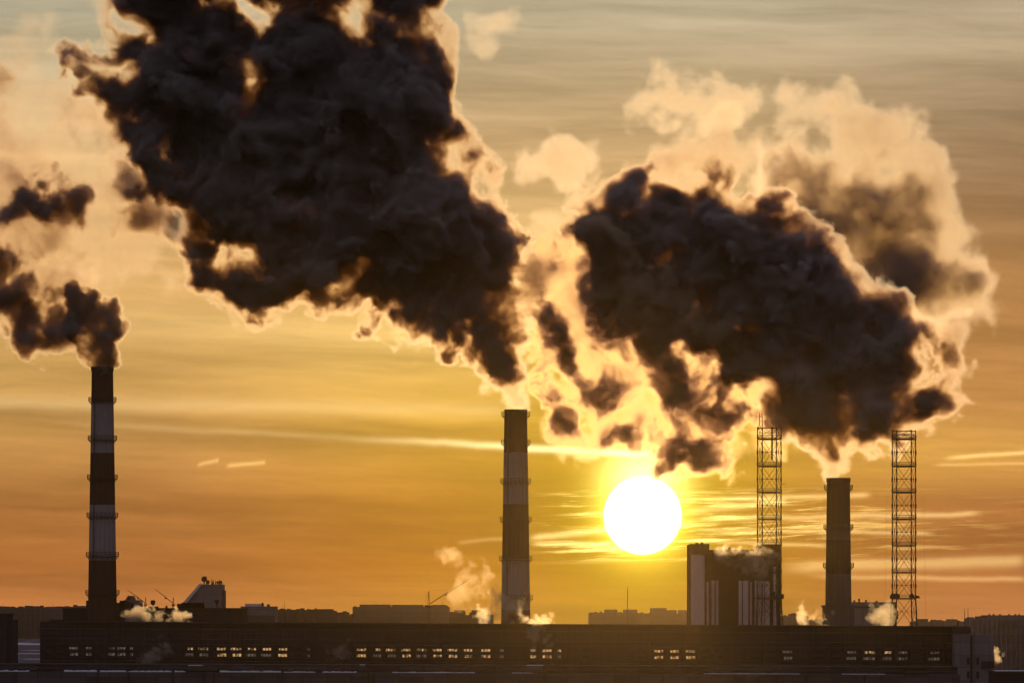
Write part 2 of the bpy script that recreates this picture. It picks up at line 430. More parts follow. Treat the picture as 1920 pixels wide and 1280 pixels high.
for (x0, x1, y0, y1) in [(-26, -8, 1112, 1122), (10, 19, 1112, 1121), (19, 30, 1116, 1121)]:
    m_ = MB(); m_.box(x0 * k, x1 * k, -10 * k, 8 * k, Z(y1, 1960), Z(y0 + 3, 1960))
    m_.box((x0 + 2) * k, (x1 - 2) * k, -8 * k, 6 * k, Z(y0 + 3, 1960), Z(y0, 1960)); m_.build('cabinet', M['steel'], t2)
m_ = MB(); m_.box(-25 * k, -14 * k, -6 * k, 5 * k, 0, Z(1130, 1960)); m_.box(-15 * k, -11 * k, -4 * k, 3 * k, Z(1160, 1960), Z(1144, 1960)); m_.build('riser_duct', M['steel'], t2)
for dx_ in (-36, 41):
    m_ = MB(); m_.tube((dx_ * .9 * k, 0, Z(930, 1960)), (dx_ * k, 0, Z(1178, 1960)), .12 * k, 4); m_.build('guy_wire', M['steel'], t2)
m_ = MB(); m_.box(1, 3.5 * k + 1, -1, 1, Z(1122, 1960), Z(1108, 1960)); m_.box(14 * k, 27 * k, -8 * k, 6 * k, Z(1122, 1960), Z(1113, 1960)); m_.build('cabinet', M['steel'], t1)

# ------------------------------------------------------------------ buildings
def building(name, px0, px1, top, D, depth, m, label, cat='building', group=None, z0=0.0):
    """empty at the base centre of a box building; returns root, and (half width, depth, height)"""
    cx = (px0 + px1) / 2; root = thing(name, (X(cx, D), D, z0), label, cat, group)
    hw = S(px1 - px0, D) / 2; h = Z(top, D) - z0
    mb = MB(); mb.box(-hw, hw, 0, depth, 0, h); mb.build('walls', m, root)
    return root, hw, h


# turbine hall ------------------------------------------------------
DH = 1800.0; kh = S(1, DH)
HX0, HX1 = 75.0, 1815.0
slope = 9.5 / 1740.0
hall = thing('machine_hall', (X(HX0, DH), DH, 0), 'long dark factory hall with two rows of small window panes painted with sun glare', 'factory hall')
hz = lambda row: Z(row, DH)
Lh = S(HX1 - HX0, DH)
def hx(px): return S(px - HX0, DH)
def hs(px, row): return hz(row) - slope * hx(px)
mb = MB(); mb.box(0, Lh, 0, 60, 0, hz(1166.5), sl=slope); mb.build('walls', M['hall'], hall)
mb = MB(); mb.box(hx(128), Lh + .3, -.5, 60.2, hz(1166.4) - slope * hx(128), hz(1164) - slope * hx(128), sl=slope); mb.build('roof_edge', M['hall_trim'], hall)
for r0, r1, dep in [(1176.5, 1178, -.15), (1195, 1196.2, -.1), (1204.5, 1205.6, -.12), (1236, 1237.4, -.15)]:
    mb = MB(); mb.box(.02, Lh - .02, dep, .0, hz(r1), hz(r0), sl=slope); mb.build('wall_ledge', M['annex'], hall)
# pilasters, irregular like the photo's bay joints
for px in [205, 318, 455, 590, 690, 790, 930, 1065, 1200, 1338, 1512, 1555, 1640, 1770]:
    mb = MB(); mb.box(hx(px), hx(px) + 1.4 * kh, -.22, -.0, hs(px, 1243), hs(px, 1167.5)); mb.build('pilaster', M['hall'], hall)
mb = MB(); mb.box(hx(75), hx(128), 1, 30, hz(1166.5), hz(1164.5)); mb.box(hx(91), hx(113), 4, 20, hz(1166.5), hz(1161.0)); 
rp = mb
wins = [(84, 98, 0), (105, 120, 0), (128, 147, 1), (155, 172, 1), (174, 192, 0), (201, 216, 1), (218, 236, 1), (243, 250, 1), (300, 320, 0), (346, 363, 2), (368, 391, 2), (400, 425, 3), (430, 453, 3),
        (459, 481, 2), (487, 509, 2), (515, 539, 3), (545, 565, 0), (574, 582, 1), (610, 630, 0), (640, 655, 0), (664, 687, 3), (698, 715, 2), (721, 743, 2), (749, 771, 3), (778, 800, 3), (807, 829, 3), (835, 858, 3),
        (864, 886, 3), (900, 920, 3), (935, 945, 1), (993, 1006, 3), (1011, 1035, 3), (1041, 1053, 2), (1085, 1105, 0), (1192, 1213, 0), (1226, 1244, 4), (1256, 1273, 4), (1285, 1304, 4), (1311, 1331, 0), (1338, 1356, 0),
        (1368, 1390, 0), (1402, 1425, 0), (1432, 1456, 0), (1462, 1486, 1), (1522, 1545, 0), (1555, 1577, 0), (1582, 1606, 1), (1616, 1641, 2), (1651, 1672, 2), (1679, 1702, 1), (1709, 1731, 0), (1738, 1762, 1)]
rng = random.Random(4)
for (x0, x1, glare) in wins:
    base_row = 1208.5
    zt, zb = hs(x0, 1207.5), hs(x0, 1230.5)
    fr = MB()
    fr.box(hx(x0) - .12, hx(x1) + .12, -.06, .0, zb, zt)                              # dark back panel
    fr.box(hx(x0) - .25, hx(x1) + .25, -.30, -.062, zt, zt + .18); fr.box(hx(x0) - .25, hx(x1) + .25, -.34, -.062, zb - .18, zb)
    nb = max(2, int((x1 - x0) / 5.5))
    for i in range(nb + 1):
        xx = hx(x0) + (hx(x1) - hx(x0)) * i / nb; fr.box(xx - .07, xx + .07, -.24, -.062, zb, zt)
    w = fr.build('window', M['frame'], hall)
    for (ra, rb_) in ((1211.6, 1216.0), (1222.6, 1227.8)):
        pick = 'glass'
        if glare == 4: pick = 'glare'
        elif glare == 3: pick = 'glare' if (ra < 1220 or rng.random() < .9) else 'dim'
        elif glare == 2: pick = 'glare' if (ra < 1220) else 'dim'
        elif glare == 1: pick = 'dim'
        lo = hx(x0) + (.15 if glare == 4 else rng.uniform(.1, .35) * (hx(x1) - hx(x0)) * (1 if glare < 4 else 0)); hi = hx(x1) - .1
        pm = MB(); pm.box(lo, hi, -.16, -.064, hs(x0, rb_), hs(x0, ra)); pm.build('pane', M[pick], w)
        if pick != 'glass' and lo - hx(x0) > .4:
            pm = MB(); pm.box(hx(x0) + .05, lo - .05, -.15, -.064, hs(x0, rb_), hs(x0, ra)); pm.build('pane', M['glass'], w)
rp.build('roof_box', M['hall_trim'], hall)
# end stair tower of the hall
et = thing('stair_tower', (X(1827, 1790), 1790, 0), 'tall narrow grey stair tower with slit windows at the end of the hall', 'stair tower')
ke = S(1, 1790)
mb = MB(); mb.box(-37 * ke, -8 * ke, 0, 14, 0, Z(1186, 1790)); mb.box(-8 * ke, 37 * ke, .6, 15, 0, Z(1189, 1790)); mb.build('walls', M['concrete'], et)
mb = MB(); mb.box(-37.4 * ke, -7.4 * ke, -.2, 14.2, Z(1186, 1790) + .003, Z(1176, 1790)); mb.build('roof_box', M['dark'], et)
mb = MB(); mb.box(-8 * ke, -3.5 * ke, -.05, .55, 0, Z(1190.5, 1790)); mb.box(14 * ke, 37.2 * ke, .2, .58, Z(1252, 1790), Z(1239, 1790)); mb.build('drain_shaft', M['dark'], et)
for xx in (-14, 4):
    for r0 in (1232, 1258):
        mb = MB(); mb.box(xx * ke, (xx + 5) * ke, -.08 if xx < -8 else .5, .0 if xx < -8 else .6, Z(r0 + 13, 1790), Z(r0, 1790)); mb.build('window', M['glass'], et)
for xx, zt in ((-16, 1140), (-9.5, 1140)):
    mb = MB(); mb.tube((xx * ke, 5, Z(1176, 1790)), (xx * ke, 5, Z(zt, 1790)), .09, 5, r2=.05); mb.build('antenna', M['steel'], et)
mb = MB(); mb.box(-29 * ke, -27 * ke, 5, 5.4, Z(1176, 1790), Z(1163, 1790)); mb.build('vent', M['steel'], et)

# low annex in front --------------------------------------------------
DA = 1500.0; ka = S(1, DA)
ax0, ax1 = -20.0, 1800.0
an = thing('front_annex', (X(ax0, DA), DA, 0), 'low grey annex along the bottom of the photo with strips of snow on its ledges', 'factory building')
axx = lambda px: S(px - ax0, DA); azr = lambda r: Z(r, DA); La = axx(ax1); asl = 6.0 / 1820
def as_(px, r): return azr(r) - asl * axx(px)
mb = MB(); mb.box(0, La, 0, 40, 0, azr(1258), sl=asl); mb.box(.1, La - .1, 6, 40, azr(1258) + .004, azr(1246), sl=asl); mb.build('walls', M['annex'], an)
mb = MB(); mb.box(-.1, La + .1, 5.8, 40.1, azr(1246) + .004, azr(1244), sl=asl); mb.build('roof_edge', M['hall_trim'], an)
mb = MB(); mb.box(.1, La - .1, 5.7, 5.98, azr(1257.5), azr(1252.5), sl=asl); mb.build('clerestory_glazing', M['glass'], an)
for (x0, x1, w) in [(-10, 53, 2.2), (120, 180, 2.6), (187, 235, 2.2), (240, 320, 2.2), (327, 346, 2.4), (412, 526, 2.6), (532, 590, 1.6), (604, 668, 2.0), (735, 890, 1.6), (960, 1000, .9), (1320, 1500, .7), (1580, 1660, .7)]:
    mb = MB(); n = 14
    for i in range(n):
        xa, xb = axx(x0 + (x1 - x0) * i / n), axx(x0 + (x1 - x0) * (i + 1) / n)
        h = w * ka * (.45 + .75 * rng.random()); zz = azr(1258) - asl * xa
        mb.box(xa, xb, .3, 4 + rng.random(), zz + .002, zz + h, sl=asl)
    mb.build('snow_strip', M['snow'], an)
for px in [28, 182, 240, 323, 380, 400, 527, 690, 700, 985, 1021, 1150, 1240, 1455, 1510, 1620]:
    mb = MB(); mb.box(axx(px), axx(px) + 2.6 * ka, -.3, .0, 0, as_(px, 1259)); mb.box(axx(px) + .1, axx(px) + 1.9 * ka, 5.2, 5.7, as_(px, 1258), as_(px, 1247)); mb.build('pilaster', M['hall_trim'], an)
for px, w, h in [(55, 12, 6), (350, 30, 12), (380, 26, 12), (672, 14, 14), (985, 36, 14), (250, 10, 5), (540, 8, 9), (1700, 40, 6)]:
    mb = MB(); mb.box(axx(px), axx(px + w), 2, 5.2, as_(px, 1258) + .3, as_(px, 1258 - h)); mb.build('roof_box', M['annex'], an)
    mb = MB(); mb.box(axx(px) + .2, axx(px + w) - .2, 2.2, 5.0, as_(px, 1258 - h) + .003, as_(px, 1258 - h) + .12); mb.build('snow_cap', M['snow'], an) if px in (350, 672, 985) else None

# black tower at the left edge
bt, hw, h = building('brick_tower', -60, 13, 1152, 1700, 20, M['dark'], 'black flat-roofed tower cut by the left edge of the photo')
mb = MB(); mb.box(hw, hw + S(11, 1700), 1, 18, 0, Z(1161, 1700)); mb.build('side_bay', M['dark'], bt)
mb = MB(); mb.box(-hw - .3, hw + .3, -.3, 20.3, h, h + .3); mb.build('parapet', M['hall_trim'], bt)

# dark stepped building behind the left chimney
db, hw, h = building('boiler_house', 118, 452, 1139, 2060, 50, M['dark'], 'dark flat-roofed boiler house behind the first chimney')
k = S(1, 2060); cx = 285
for (x0, x1, y) in [(159, 166, 1125), (216, 242, 1129), (222, 232, 1125), (330, 376, 1131), (338, 376, 1129), (275, 289, 1136)]:
    mb = MB(); mb.box((x0 - cx) * k, (x1 - cx) * k, 6, 26, h + .003, Z(y, 2060)); mb.build('roof_box', M['dark'], db)
mb = MB(); mb.lathe([(2.0 * k, h), (2.0 * k, Z(1134, 2060)), (4.4 * k, Z(1131, 2060)), (4.4 * k, Z(1125, 2060)), (.1, Z(1124, 2060))], 16, cx=(283.5 - cx) * k, cy=10)
mb.build('roof_vent', M['steel'], db)
mb = MB(); mb.lathe([(2.2 * k, h), (2.2 * k, Z(1136, 2060)), (.1, Z(1134.5, 2060))], 12, cx=(309 - cx) * k, cy=10); mb.build('roof_vent', M['steel'], db)
mb = MB(); mb.lathe([(1.2 * k, h), (1.2 * k, Z(1131, 2060)), (4.5 * k, Z(1128, 2060)), (4.5 * k, Z(1124, 2060)), (.1, Z(1123.5, 2060))], 14, cx=(403 - cx) * k, cy=14); mb.build('roof_vent', M['steel'], db)
mb = MB(); mb.box(-hw - .2, hw + .2, -.2, 50.2, h - .4, h + .002); mb.build('parapet', M['hall_trim'], db)

# sloped building with roof aerials
DS = 2900.0; k = S(1, DS)
sb = thing('sloped_building', (X(382, DS), DS, 0), 'wedge-shaped building with one sloped side and dishes and aerials on its roof', 'building')
mb = MB(); b_ = [(-42, 1165), (-37, 1129), (-7, 1095), (34, 1095), (34, 1165)]
def prism(mb, pts, y0, y1, D):
    n = len(pts); k0 = len(mb.v); kk = S(1, D)
    for y in (y0, y1):
        for (x, r) in pts: mb.v.append((x * kk, y, Z(r, D)))
    mb.f.append([k0 + i for i in range(n)]); mb.mi.append(0); mb.f.append([k0 + n + i for i in range(n)][::-1]); mb.mi.append(0)
    for i in range(n): mb.quad([k0 + i, k0 + n + i, k0 + n + (i + 1) % n, k0 + (i + 1) % n])
prism(mb, b_, 0, 30, DS); mb.box(-42 * k, 34 * k, 0, 30, 0, Z(1165.1, DS)); mb.build('walls', M['concrete'], sb)
mb = MB(); prism(mb, [(-41, 1131), (-38, 1128), (-8, 1093.6), (-2, 1093.6), (-33, 1131)], -1.0, -.01, DS); mb.build('sloped_strip', M['panel_light'], sb)
mb = MB(); mb.box(34 * k, 38 * k, 2, 20, 0, Z(1106, DS)); mb.build('side_bay', M['far_dark'], sb)
def dish(parent, x, r, rad, D):
    mb = MB(); kk = S(1, D)
    mb.tube((x * kk, 5, Z(1095, D)), (x * kk, 5, Z(r, D)), .25, 5)
    pr = [(0.02, 0), (.5, .1), (.85, .3), (1, .5)]
    n0 = len(mb.v); mb.lathe([(a * rad * kk, b2 * rad * kk) for a, b2 in pr] + [(.93 * rad * kk, .42 * rad * kk), (.02, .12 * rad * kk)], 18)
    for i in range(n0, len(mb.v)):
        v = mb.v[i]; mb.v[i] = (x * kk + v[0], 5 - v[2], Z(r, D) + v[1])
    return mb.build('dish', M['steel'], parent)
dish(sb, 0, 1085, 5.5, DS); dish(sb, 7, 1090.5, 3.6, DS); dish(sb, 25, 1091, 2.6, DS); dish(sb, 30, 1090.5, 2.8, DS)
for x, r in [(4, 1080), (14, 1085), (17, 1086), (16, 1089), (21, 1087), (28, 1086), (33, 1088)]:
    mb = MB(); mb.tube((x * k, 6, Z(1095, DS)), (x * k, 6, Z(r, DS)), .22, 5, r2=.12); mb.box((x - .8) * k, (x + .8) * k, 5.7, 6.2, Z(1094, DS), Z(1091.5, DS)); mb.build('aerial', M['steel'], sb)

# grey low building right of it
lb, hw, h = building('low_building', 451, 516, 1136, 2700, 30, M['concrete'], 'grey flat building with rooftop cabins right of the wedge-shaped building')
k = S(1, 2700); cx = 483.5
mb = MB(); mb.box((459 - cx) * k, (492 - cx) * k, 2, 20, h + .003, Z(1131, 2700)); mb.build('roof_cabin', M['panel_light'], lb)
for x0, x1, y in [(490, 493, 1129), (500, 505, 1132)]:
    mb = MB(); mb.box((x0 - cx) * k, (x1 - cx) * k, 2, 6, h + .003, Z(y, 2700)); mb.build('roof_vent', M['far_dark'], lb)
mb = MB(); mb.box((470 - cx) * k, (515 - cx) * k, -8, -.01, 0, Z(1153, 2700)); mb.box((455 - cx) * k, (465 - cx) * k, -6, -.01, 0, Z(1151, 2700)); mb.build('front_wing', M['far_dark'], lb)

# block building behind the hall on the right
DB = 2060.0; k = S(1, DB); cx = 1380
bb = thing('power_block', (X(cx, DB), DB, 0), 'tall block with pale vertical wall strips behind the hall, beside a lattice tower', 'power block')
bx = lambda px: (px - cx) * k
mb = MB(); mb.box(bx(1295), bx(1330), 0, 45, 0, Z(1020.5, DB)); mb.box(bx(1330), bx(1427), .5, 45, 0, Z(1031, DB)); mb.box(bx(1427), bx(1464), .2, 45, 0, Z(1021.5, DB)); mb.build('walls', M['panel_dark'], bb)
mb = MB(); mb.box(bx(1294.4), bx(1330.4), -.3, 45.2, Z(1020.5, DB) + .003, Z(1019, DB)); mb.box(bx(1330.5), bx(1426.5), .1, 45.1, Z(1031, DB) + .003, Z(1029.8, DB)); mb.box(bx(1426.8), bx(1464.6), -.2, 45.2, Z(1021.5, DB) + .003, Z(1020, DB)); mb.build('parapet', M['steel'], bb)
for x0, x1, r in [(1295.5, 1321, 1040), (1325, 1329, 1090), (1334, 1340, 1088), (1342, 1347, 1088), (1385, 1391, 1088), (1393, 1403, 1088), (1406, 1410, 1090), (1415, 1419, 1088), (1421, 1433, 1088), (1434, 1443, 1089), (1450, 1457, 1062)]:
    mb = MB(); yy = -.02 if (x0 < 1330) else (.18 if x0 >= 1427 else .48)
    mb.box(bx(x0), bx(x1), yy - .6, yy, 0, Z(r, DB)); mb.build('wall_strip', M['panel_light'], bb)
for x0, x1, r0, r1 in [(1322, 1324, 1090, 1165), (1341, 1342, 1088, 1165), (1411, 1414, 1088, 1165), (1391.5, 1392.5, 1140, 1165), (1445, 1448, 1080, 1165), (1459, 1462, 1050, 1165)]:
    mb = MB(); mb.box(bx(x0), bx(x1), -.6, -.05, Z(r1, DB), Z(r0, DB)); mb.build('drain_pipe', M['dark'], bb)
mb = MB(); mb.box(bx(1415), bx(1466), -3, -.62, Z(1121.5, DB), Z(1119.5, DB)); mb.build('walkway', M['steel'], bb)
for px in (1308, 1318, 1352, 1362, 1370):
    mb = MB(); rr0 = Z(1019.2 if px < 1330 else 1030, DB); mb.tube((bx(px), 10, rr0), (bx(px), 10, rr0 + S(3 + (px % 3), DB)), .35, 8); mb.build('roof_vent', M['steel'], bb)

# grey building behind the right chimney
gb, hw, h = building('grey_block', 1597, 1680, 1128, 2400, 30, M['concrete'], 'grey block with small roof vents between the short chimney and the lattice tower')
k = S(1, 2400); cx = 1638.5
for px, r in [(1604, 1124.5), (1613, 1121.5), (1626, 1124), (1646, 1125.5)]:
    mb = MB(); mb.tube(((px - cx) * k, 8, h), ((px - cx) * k, 8, Z(r, 2400)), .25, 8); mb.tube(((px - cx) * k, 8, Z(r + 1.5, 2400)), ((px - cx) * k, 8, Z(r, 2400)), .36, 8); mb.build('roof_vent', M['steel'], gb)
mb = MB(); mb.box((1653 - cx) * k, (1656 - cx) * k, -.5, -.01, 0, h - .6); mb.box((1668 - cx) * k, (1681 - cx) * k, -2, -.02, 0, Z(1130, 2400)); mb.build('dark_bay', M['dark'], gb)
mb = MB(); mb.box(-hw, hw, -.3, -.005, Z(1138, 2400), Z(1136, 2400)); mb.build('wall_ledge', M['dark'], gb)

# ------------------------------------------------------------------ cranes
def tower_crane(px, row_top, row_pivot, jib_end, D, label, mast_base=1175, slim=1.0, back=True):
    k = S(1, D); root = thing('tower_crane', (X(px, D), D, 0), label, 'crane', 'cranes on the skyline')
    m_ = MB(); hw_ = 2.2 * k * slim
    z0, z1 = 0, Z(row_pivot, D)
    for sx in (-1, 1):
        for sy_ in (-1, 1): m_.tube((sx * hw_, sy_ * hw_, z0), (sx * hw_, sy_ * hw_, z1), .35 * k, 4)
    nz = 26
    for i in range(nz):
        a, b2 = z0 + (z1 - z0) * i / nz, z0 + (z1 - z0) * (i + 1) / nz
        for s1, s2 in (((-1, -1), (1, -1)), ((1, -1), (1, 1)), ((1, 1), (-1, 1)), ((-1, 1), (-1, -1))):
            m_.tube((s1[0] * hw_, s1[1] * hw_, a), (s2[0] * hw_, s2[1] * hw_, b2), .22 * k, 4)
    m_.build('mast', M['rust'], root)
    m_ = MB()
    for sx in (-1, 1): m_.tube((sx * hw_ * .8, 0, z1), (0, 0, Z(row_top, D)), .45 * k, 4)
    if back: m_.tube((-8 * k, 0, Z(row_pivot + 3, D)), (0, 0, Z(row_top, D)), .18 * k, 4); m_.box(-8 * k, 0, -2 * k, 2 * k, Z(row_pivot + 4, D), Z(row_pivot + 1, D))
    m_.build('top_frame', M['rust'], root)
    ex, er = jib_end; a = Vector((0, 0, z1)); b2 = Vector(((ex - px) * k, 0, Z(er, D)))
    m_ = MB(); d = (b2 - a).normalized(); nrm = Vector((-d.z, 0, d.x)) * (1.4 * k * slim)
    if nrm.z < 0: nrm = -nrm
    m_.tube(a, b2, .35 * k, 4); m_.tube(a + nrm * .6, a.lerp(b2, .5) + nrm, .3 * k, 4); m_.tube(a.lerp(b2, .5) + nrm, b2, .25 * k, 4)
    nj = 22
    for i in range(nj):
        p, q = a.lerp(b2, i / nj), a.lerp(b2, (i + 1) / nj); t_ = (i + .5) / nj; top_ = p.lerp(q, .5) + nrm * min(1, (1 - abs(t_ - .5) * 1.6))
        m_.tube(p, top_, .2 * k, 4); m_.tube(top_, q, .2 * k, 4)
    m_.tube((0, 0, Z(row_top, D)), a.lerp(b2, .62), .12 * k, 4)
    m_.build('jib', M['rust'], root)
    h_ = MB(); p = a.lerp(b2, .42); h_.box(p.x - 2 * k, p.x + 2 * k, -k, k, p.z - 2.6 * k, p.z - .5 * k); h_.build('trolley', M['rust'], root)
    h_ = MB(); h_.box(-2.8 * k, 2.8 * k, -2.4 * k, 2.4 * k, z1 - 5 * k, z1 - .2); h_.build('cab', M['rust'], root)
    return root
tower_crane(804, 1107, 1133, (881, 1085), 2800, 'tower crane with a raised jib reaching towards the middle chimney')
tower_crane(273, 1119, 1131, (239, 1105), 2700, 'small crane with a tilted jib right beside the first chimney', slim=.7, back=False)
tower_crane(325, 1119, 1131, (291, 1104), 2700, 'small crane with a tilted jib next to the wedge-shaped building', slim=.7, back=False)

# ------------------------------------------------------------------ distant skyline
def far_block(px0, px1, top, D, label, m='far_wall', bumps=(), masts=(), depth=60, steps=()):
    r_, hw, h = building('apartment_block', px0, px1, top, D, depth, M[m], label, 'apartment block', 'housing blocks on the skyline', gz_at(D) - 1.0)
    k = S(1, D); cx = (px0 + px1) / 2; z0 = gz_at(D) - 1.0
    rg = random.Random(int(px0 * 7 + top))
    mb = MB(); x = px0 + 2
    while x < px1 - 3:
        w_ = rg.uniform(2, 7); hh = rg.uniform(.8, 3.6)
        mb.box((x - cx) * k, (min(x + w_, px1) - cx) * k, 5, 30, h + .01, h + hh * k); x += w_ + rg.uniform(1, 14)
    mb.build('roof_cabins', M['far_dark'], r_)
    for (x0, x1, y) in bumps:
        mb = MB(); mb.box((x0 - cx) * k, (x1 - cx) * k, 3, 40, h + .02, Z(y, D) - z0); mb.build('upper_storey', M[m], r_)
    for (x, y) in masts:
        mb = MB(); mb.tube(((x - cx) * k, 15, h), ((x - cx) * k, 15, Z(y, D) - z0), .5 * k, 5, r2=.2 * k); mb.build('aerial', M['steel'], r_)
    n = max(2, int((px1 - px0) / 9))
    mb = MB()
    for i in range(n):
        x = px0 + (px1 - px0) * (i + .5) / n
        mb.box((x - 1.2 - cx) * k, (x + 1.2 - cx) * k, -1.2, -.02, 0, h - 2 * k)
    mb.build('balcony_stacks', M[m], r_)
    return r_
D1 = 4560.0
far_block(-40, 118, 1138, D1, 'long hazy housing row with a ragged roofline left of the first chimney', bumps=[(0, 10, 1136), (46, 70, 1135.5), (88, 104, 1136.5)], masts=[(3, 1132), (98, 1131)])
far_block(118, 170, 1136.5, D1 + 240, 'hazy block just showing above the boiler house beside the first chimney', bumps=[(140, 156, 1135)])
far_block(232, 254, 1124, 3000, 'hazy domed block showing between the first chimney and a small crane', bumps=[(236, 245, 1119), (238, 243, 1116)])
far_block(516, 562, 1144, 3360, 'dusky block with a hipped roof right of the grey flat building', 'far_dark', bumps=[(521, 552, 1142), (524, 530, 1140)], masts=[(532, 1125), (527, 1133)])
far_block(560, 592, 1142.5, 3540, 'dusky low block with a flat top between two hipped blocks', 'far_dark', bumps=[(575, 588, 1141.5)])
far_block(588, 632, 1147, 3360, 'dusky block with a stepped top left of the long panel block', 'far_dark', bumps=[(592, 622, 1141), (622, 628, 1144)])
far_block(632, 662, 1152, 3660, 'low dusky roofs at the foot of the long panel block', 'far_dark', bumps=[(636, 652, 1147), (642, 648, 1145)])
far_block(661, 842, 1137, 4200, 'long tall panel block with many roof cabins behind the tower crane', bumps=[(674, 731, 1132.5), (734, 793, 1133), (810, 836, 1133)], masts=[(704, 1129), (718, 1130), (776, 1130), (829, 1125)])
far_block(842, 872, 1147, 3780, 'dusky block right of the long panel block', 'far_dark', bumps=[(852, 870, 1143)])
far_block(866, 925, 1152, 3480, 'low dusky block near the steam at the middle chimney foot', 'far_dark', bumps=[(884, 902, 1143), (880, 906, 1147)])
far_block(1105, 1200, 1148, 4200, 'long hazy block with a thin radio mast, seen under the sun', bumps=[(1134, 1158, 1142), (1170, 1195, 1142)], masts=[(1142, 1138.5), (1152, 1138)])
far_block(1200, 1330, 1149, 4380, 'hazy housing row reaching behind the tall striped block', bumps=[(1221, 1250, 1139), (1250, 1269, 1143), (1274, 1296, 1143)], masts=[(1242, 1136), (1264, 1139)])
rm = thing('radio_mast', (X(1176.5, 4150), 4150, 0), 'thin tapering radio mast rising from the skyline under the sun', 'mast')
mb = MB(); k = S(1, 4150)
for i in range(3):
    a = i * 2.094; mb.tube((1.1 * k * math.cos(a), 1.1 * k * math.sin(a), 0), (.5 * k * math.cos(a), .5 * k * math.sin(a), Z(1104, 4150)), .35 * k, 5)
for j in range(20):
    z = Z(1160, 4150) + (Z(1104, 4150) - Z(1160, 4150)) * j / 20
    for i in range(3):
        a, b2 = i * 2.094, (i + 1) * 2.094; r_ = (1 - .4 * j / 20) * k; mb.tube((r_ * math.cos(a), r_ * math.sin(a), z), (r_ * math.cos(b2), r_ * math.sin(b2), z + 2.6 * k), .2 * k, 4)
mb.build('lattice_shaft', M['steel'], rm)
mb = MB(); mb.tube((0, 0, Z(1104, 4150)), (0, 0, Z(1097, 4150)), .3 * k, 5); mb.build('tip_aerial', M['steel'], rm)
far_block(1471, 1516, 1154, 3600, 'small hazy block with a stepped top left of the short chimney', bumps=[(1483, 1503, 1150), (1488, 1493, 1148.5)])
far_block(1516, 1600, 1163, 4680, 'low hazy rooftops at the foot of the short chimney', bumps=[(1530, 1540, 1160)])
far_block(1716, 1758, 1165, 4200, 'low hazy rooftops right of the second lattice tower', bumps=[(1725, 1741, 1159.5), (1752, 1756, 1161)])
far_block(1758, 1822, 1164, 4320, 'hazy low block with a flat roof cabin behind the two roof poles', bumps=[(1761, 1768, 1161.5), (1781, 1796, 1160)], masts=[(1788, 1152)])
FBZ = gz_at(3000) - 1.0
fb = far_block(1819, 1990, 1158, 3000, 'broad hazy building at the right edge with rooftop ventilators', 'concrete', bumps=[(1851, 1930, 1152.5)], depth=40)
k = S(1, 3000)
for px in (1858, 1866, 1878, 1895, 1907, 1914):
    mb = MB(); mb.lathe([(1.4 * k, Z(1152.5, 3000)-FBZ), (1.8 * k, Z(1151, 3000)-FBZ), (.1, Z(1149.8, 3000)-FBZ)], 10, cx=(px - 1904.5) * k, cy=10); mb.build('ventilator', M['far_dark'], fb)
lf, hw, h = building('low_shed', 1864, 2000, 1262, 1700, 20, M['dark'], 'dark low shed roof in the bottom right corner')
mb = MB(); mb.box(-hw, hw, -.4, 20.3, h + .002, h + .5); mb.build('roof_edge', M['hall_trim'], lf)
mb = MB(); mb.box(-hw + .5, hw, 1, 12, h + .503, h + .62); mb.build('snow_cap', M['snow'], lf)

#SMOKE_BEGIN
# ------------------------------------------------------------------ smoke: voxel fields made with numpy
import zlib
RND = np.random.default_rng(11)
def reseed(label, k=0):
    global RND
    RND = np.random.default_rng(zlib.crc32(label.encode()) + k)



def bsp(N, n):
    """cubic B-spline resampling matrix from n lattice values to N samples"""
    x = np.linspace(1.0, n - 2.001, N); i = np.floor(x).astype(int); f = x - i
    Wm = np.zeros((N, n), np.float32); r = np.arange(N)
    for o, w in ((-1, (1 - f) ** 3 / 6), (0, (3 * f ** 3 - 6 * f ** 2 + 4) / 6), (1, (-3 * f ** 3 + 3 * f ** 2 + 3 * f + 1) / 6), (2, f ** 3 / 6)):
        Wm[r, np.clip(i + o, 0, n - 1)] += w
    return Wm


def lat(shape, ext, cell):
    """one octave of smooth noise, about unit variance; cell in photo px"""
    ns = [max(4, int(round(e / cell)) + 4) for e in ext]
    a = RND.standard_normal(ns).astype(np.float32)
    a = (bsp(shape[0], ns[0]) @ a.reshape(ns[0], -1)).reshape(shape[0], ns[1], ns[2])
    a = np.matmul(bsp(shape[1], ns[1]), a)
    a = (a.reshape(-1, ns[2]) @ bsp(shape[2], ns[2]).T).reshape(shape)
    a *= 2.6
    return a


def fbm(shape, ext, cell, octs, gain=.55, billow=False):
    out = np.zeros(shape, np.float32); amp = 1.0; tot = 0
    for o in range(octs):
        n = lat(shape, ext, cell / 2 ** o)
        if billow: np.abs(n, out=n); n -= .70; n *= 1.6
        n *= amp; out += n
        tot += amp * amp; amp *= gain
    out /= math.sqrt(tot)
    return out


def smooth(x):
    x = np.clip(x, 0, 1); return x * x * (3 - 2 * x)


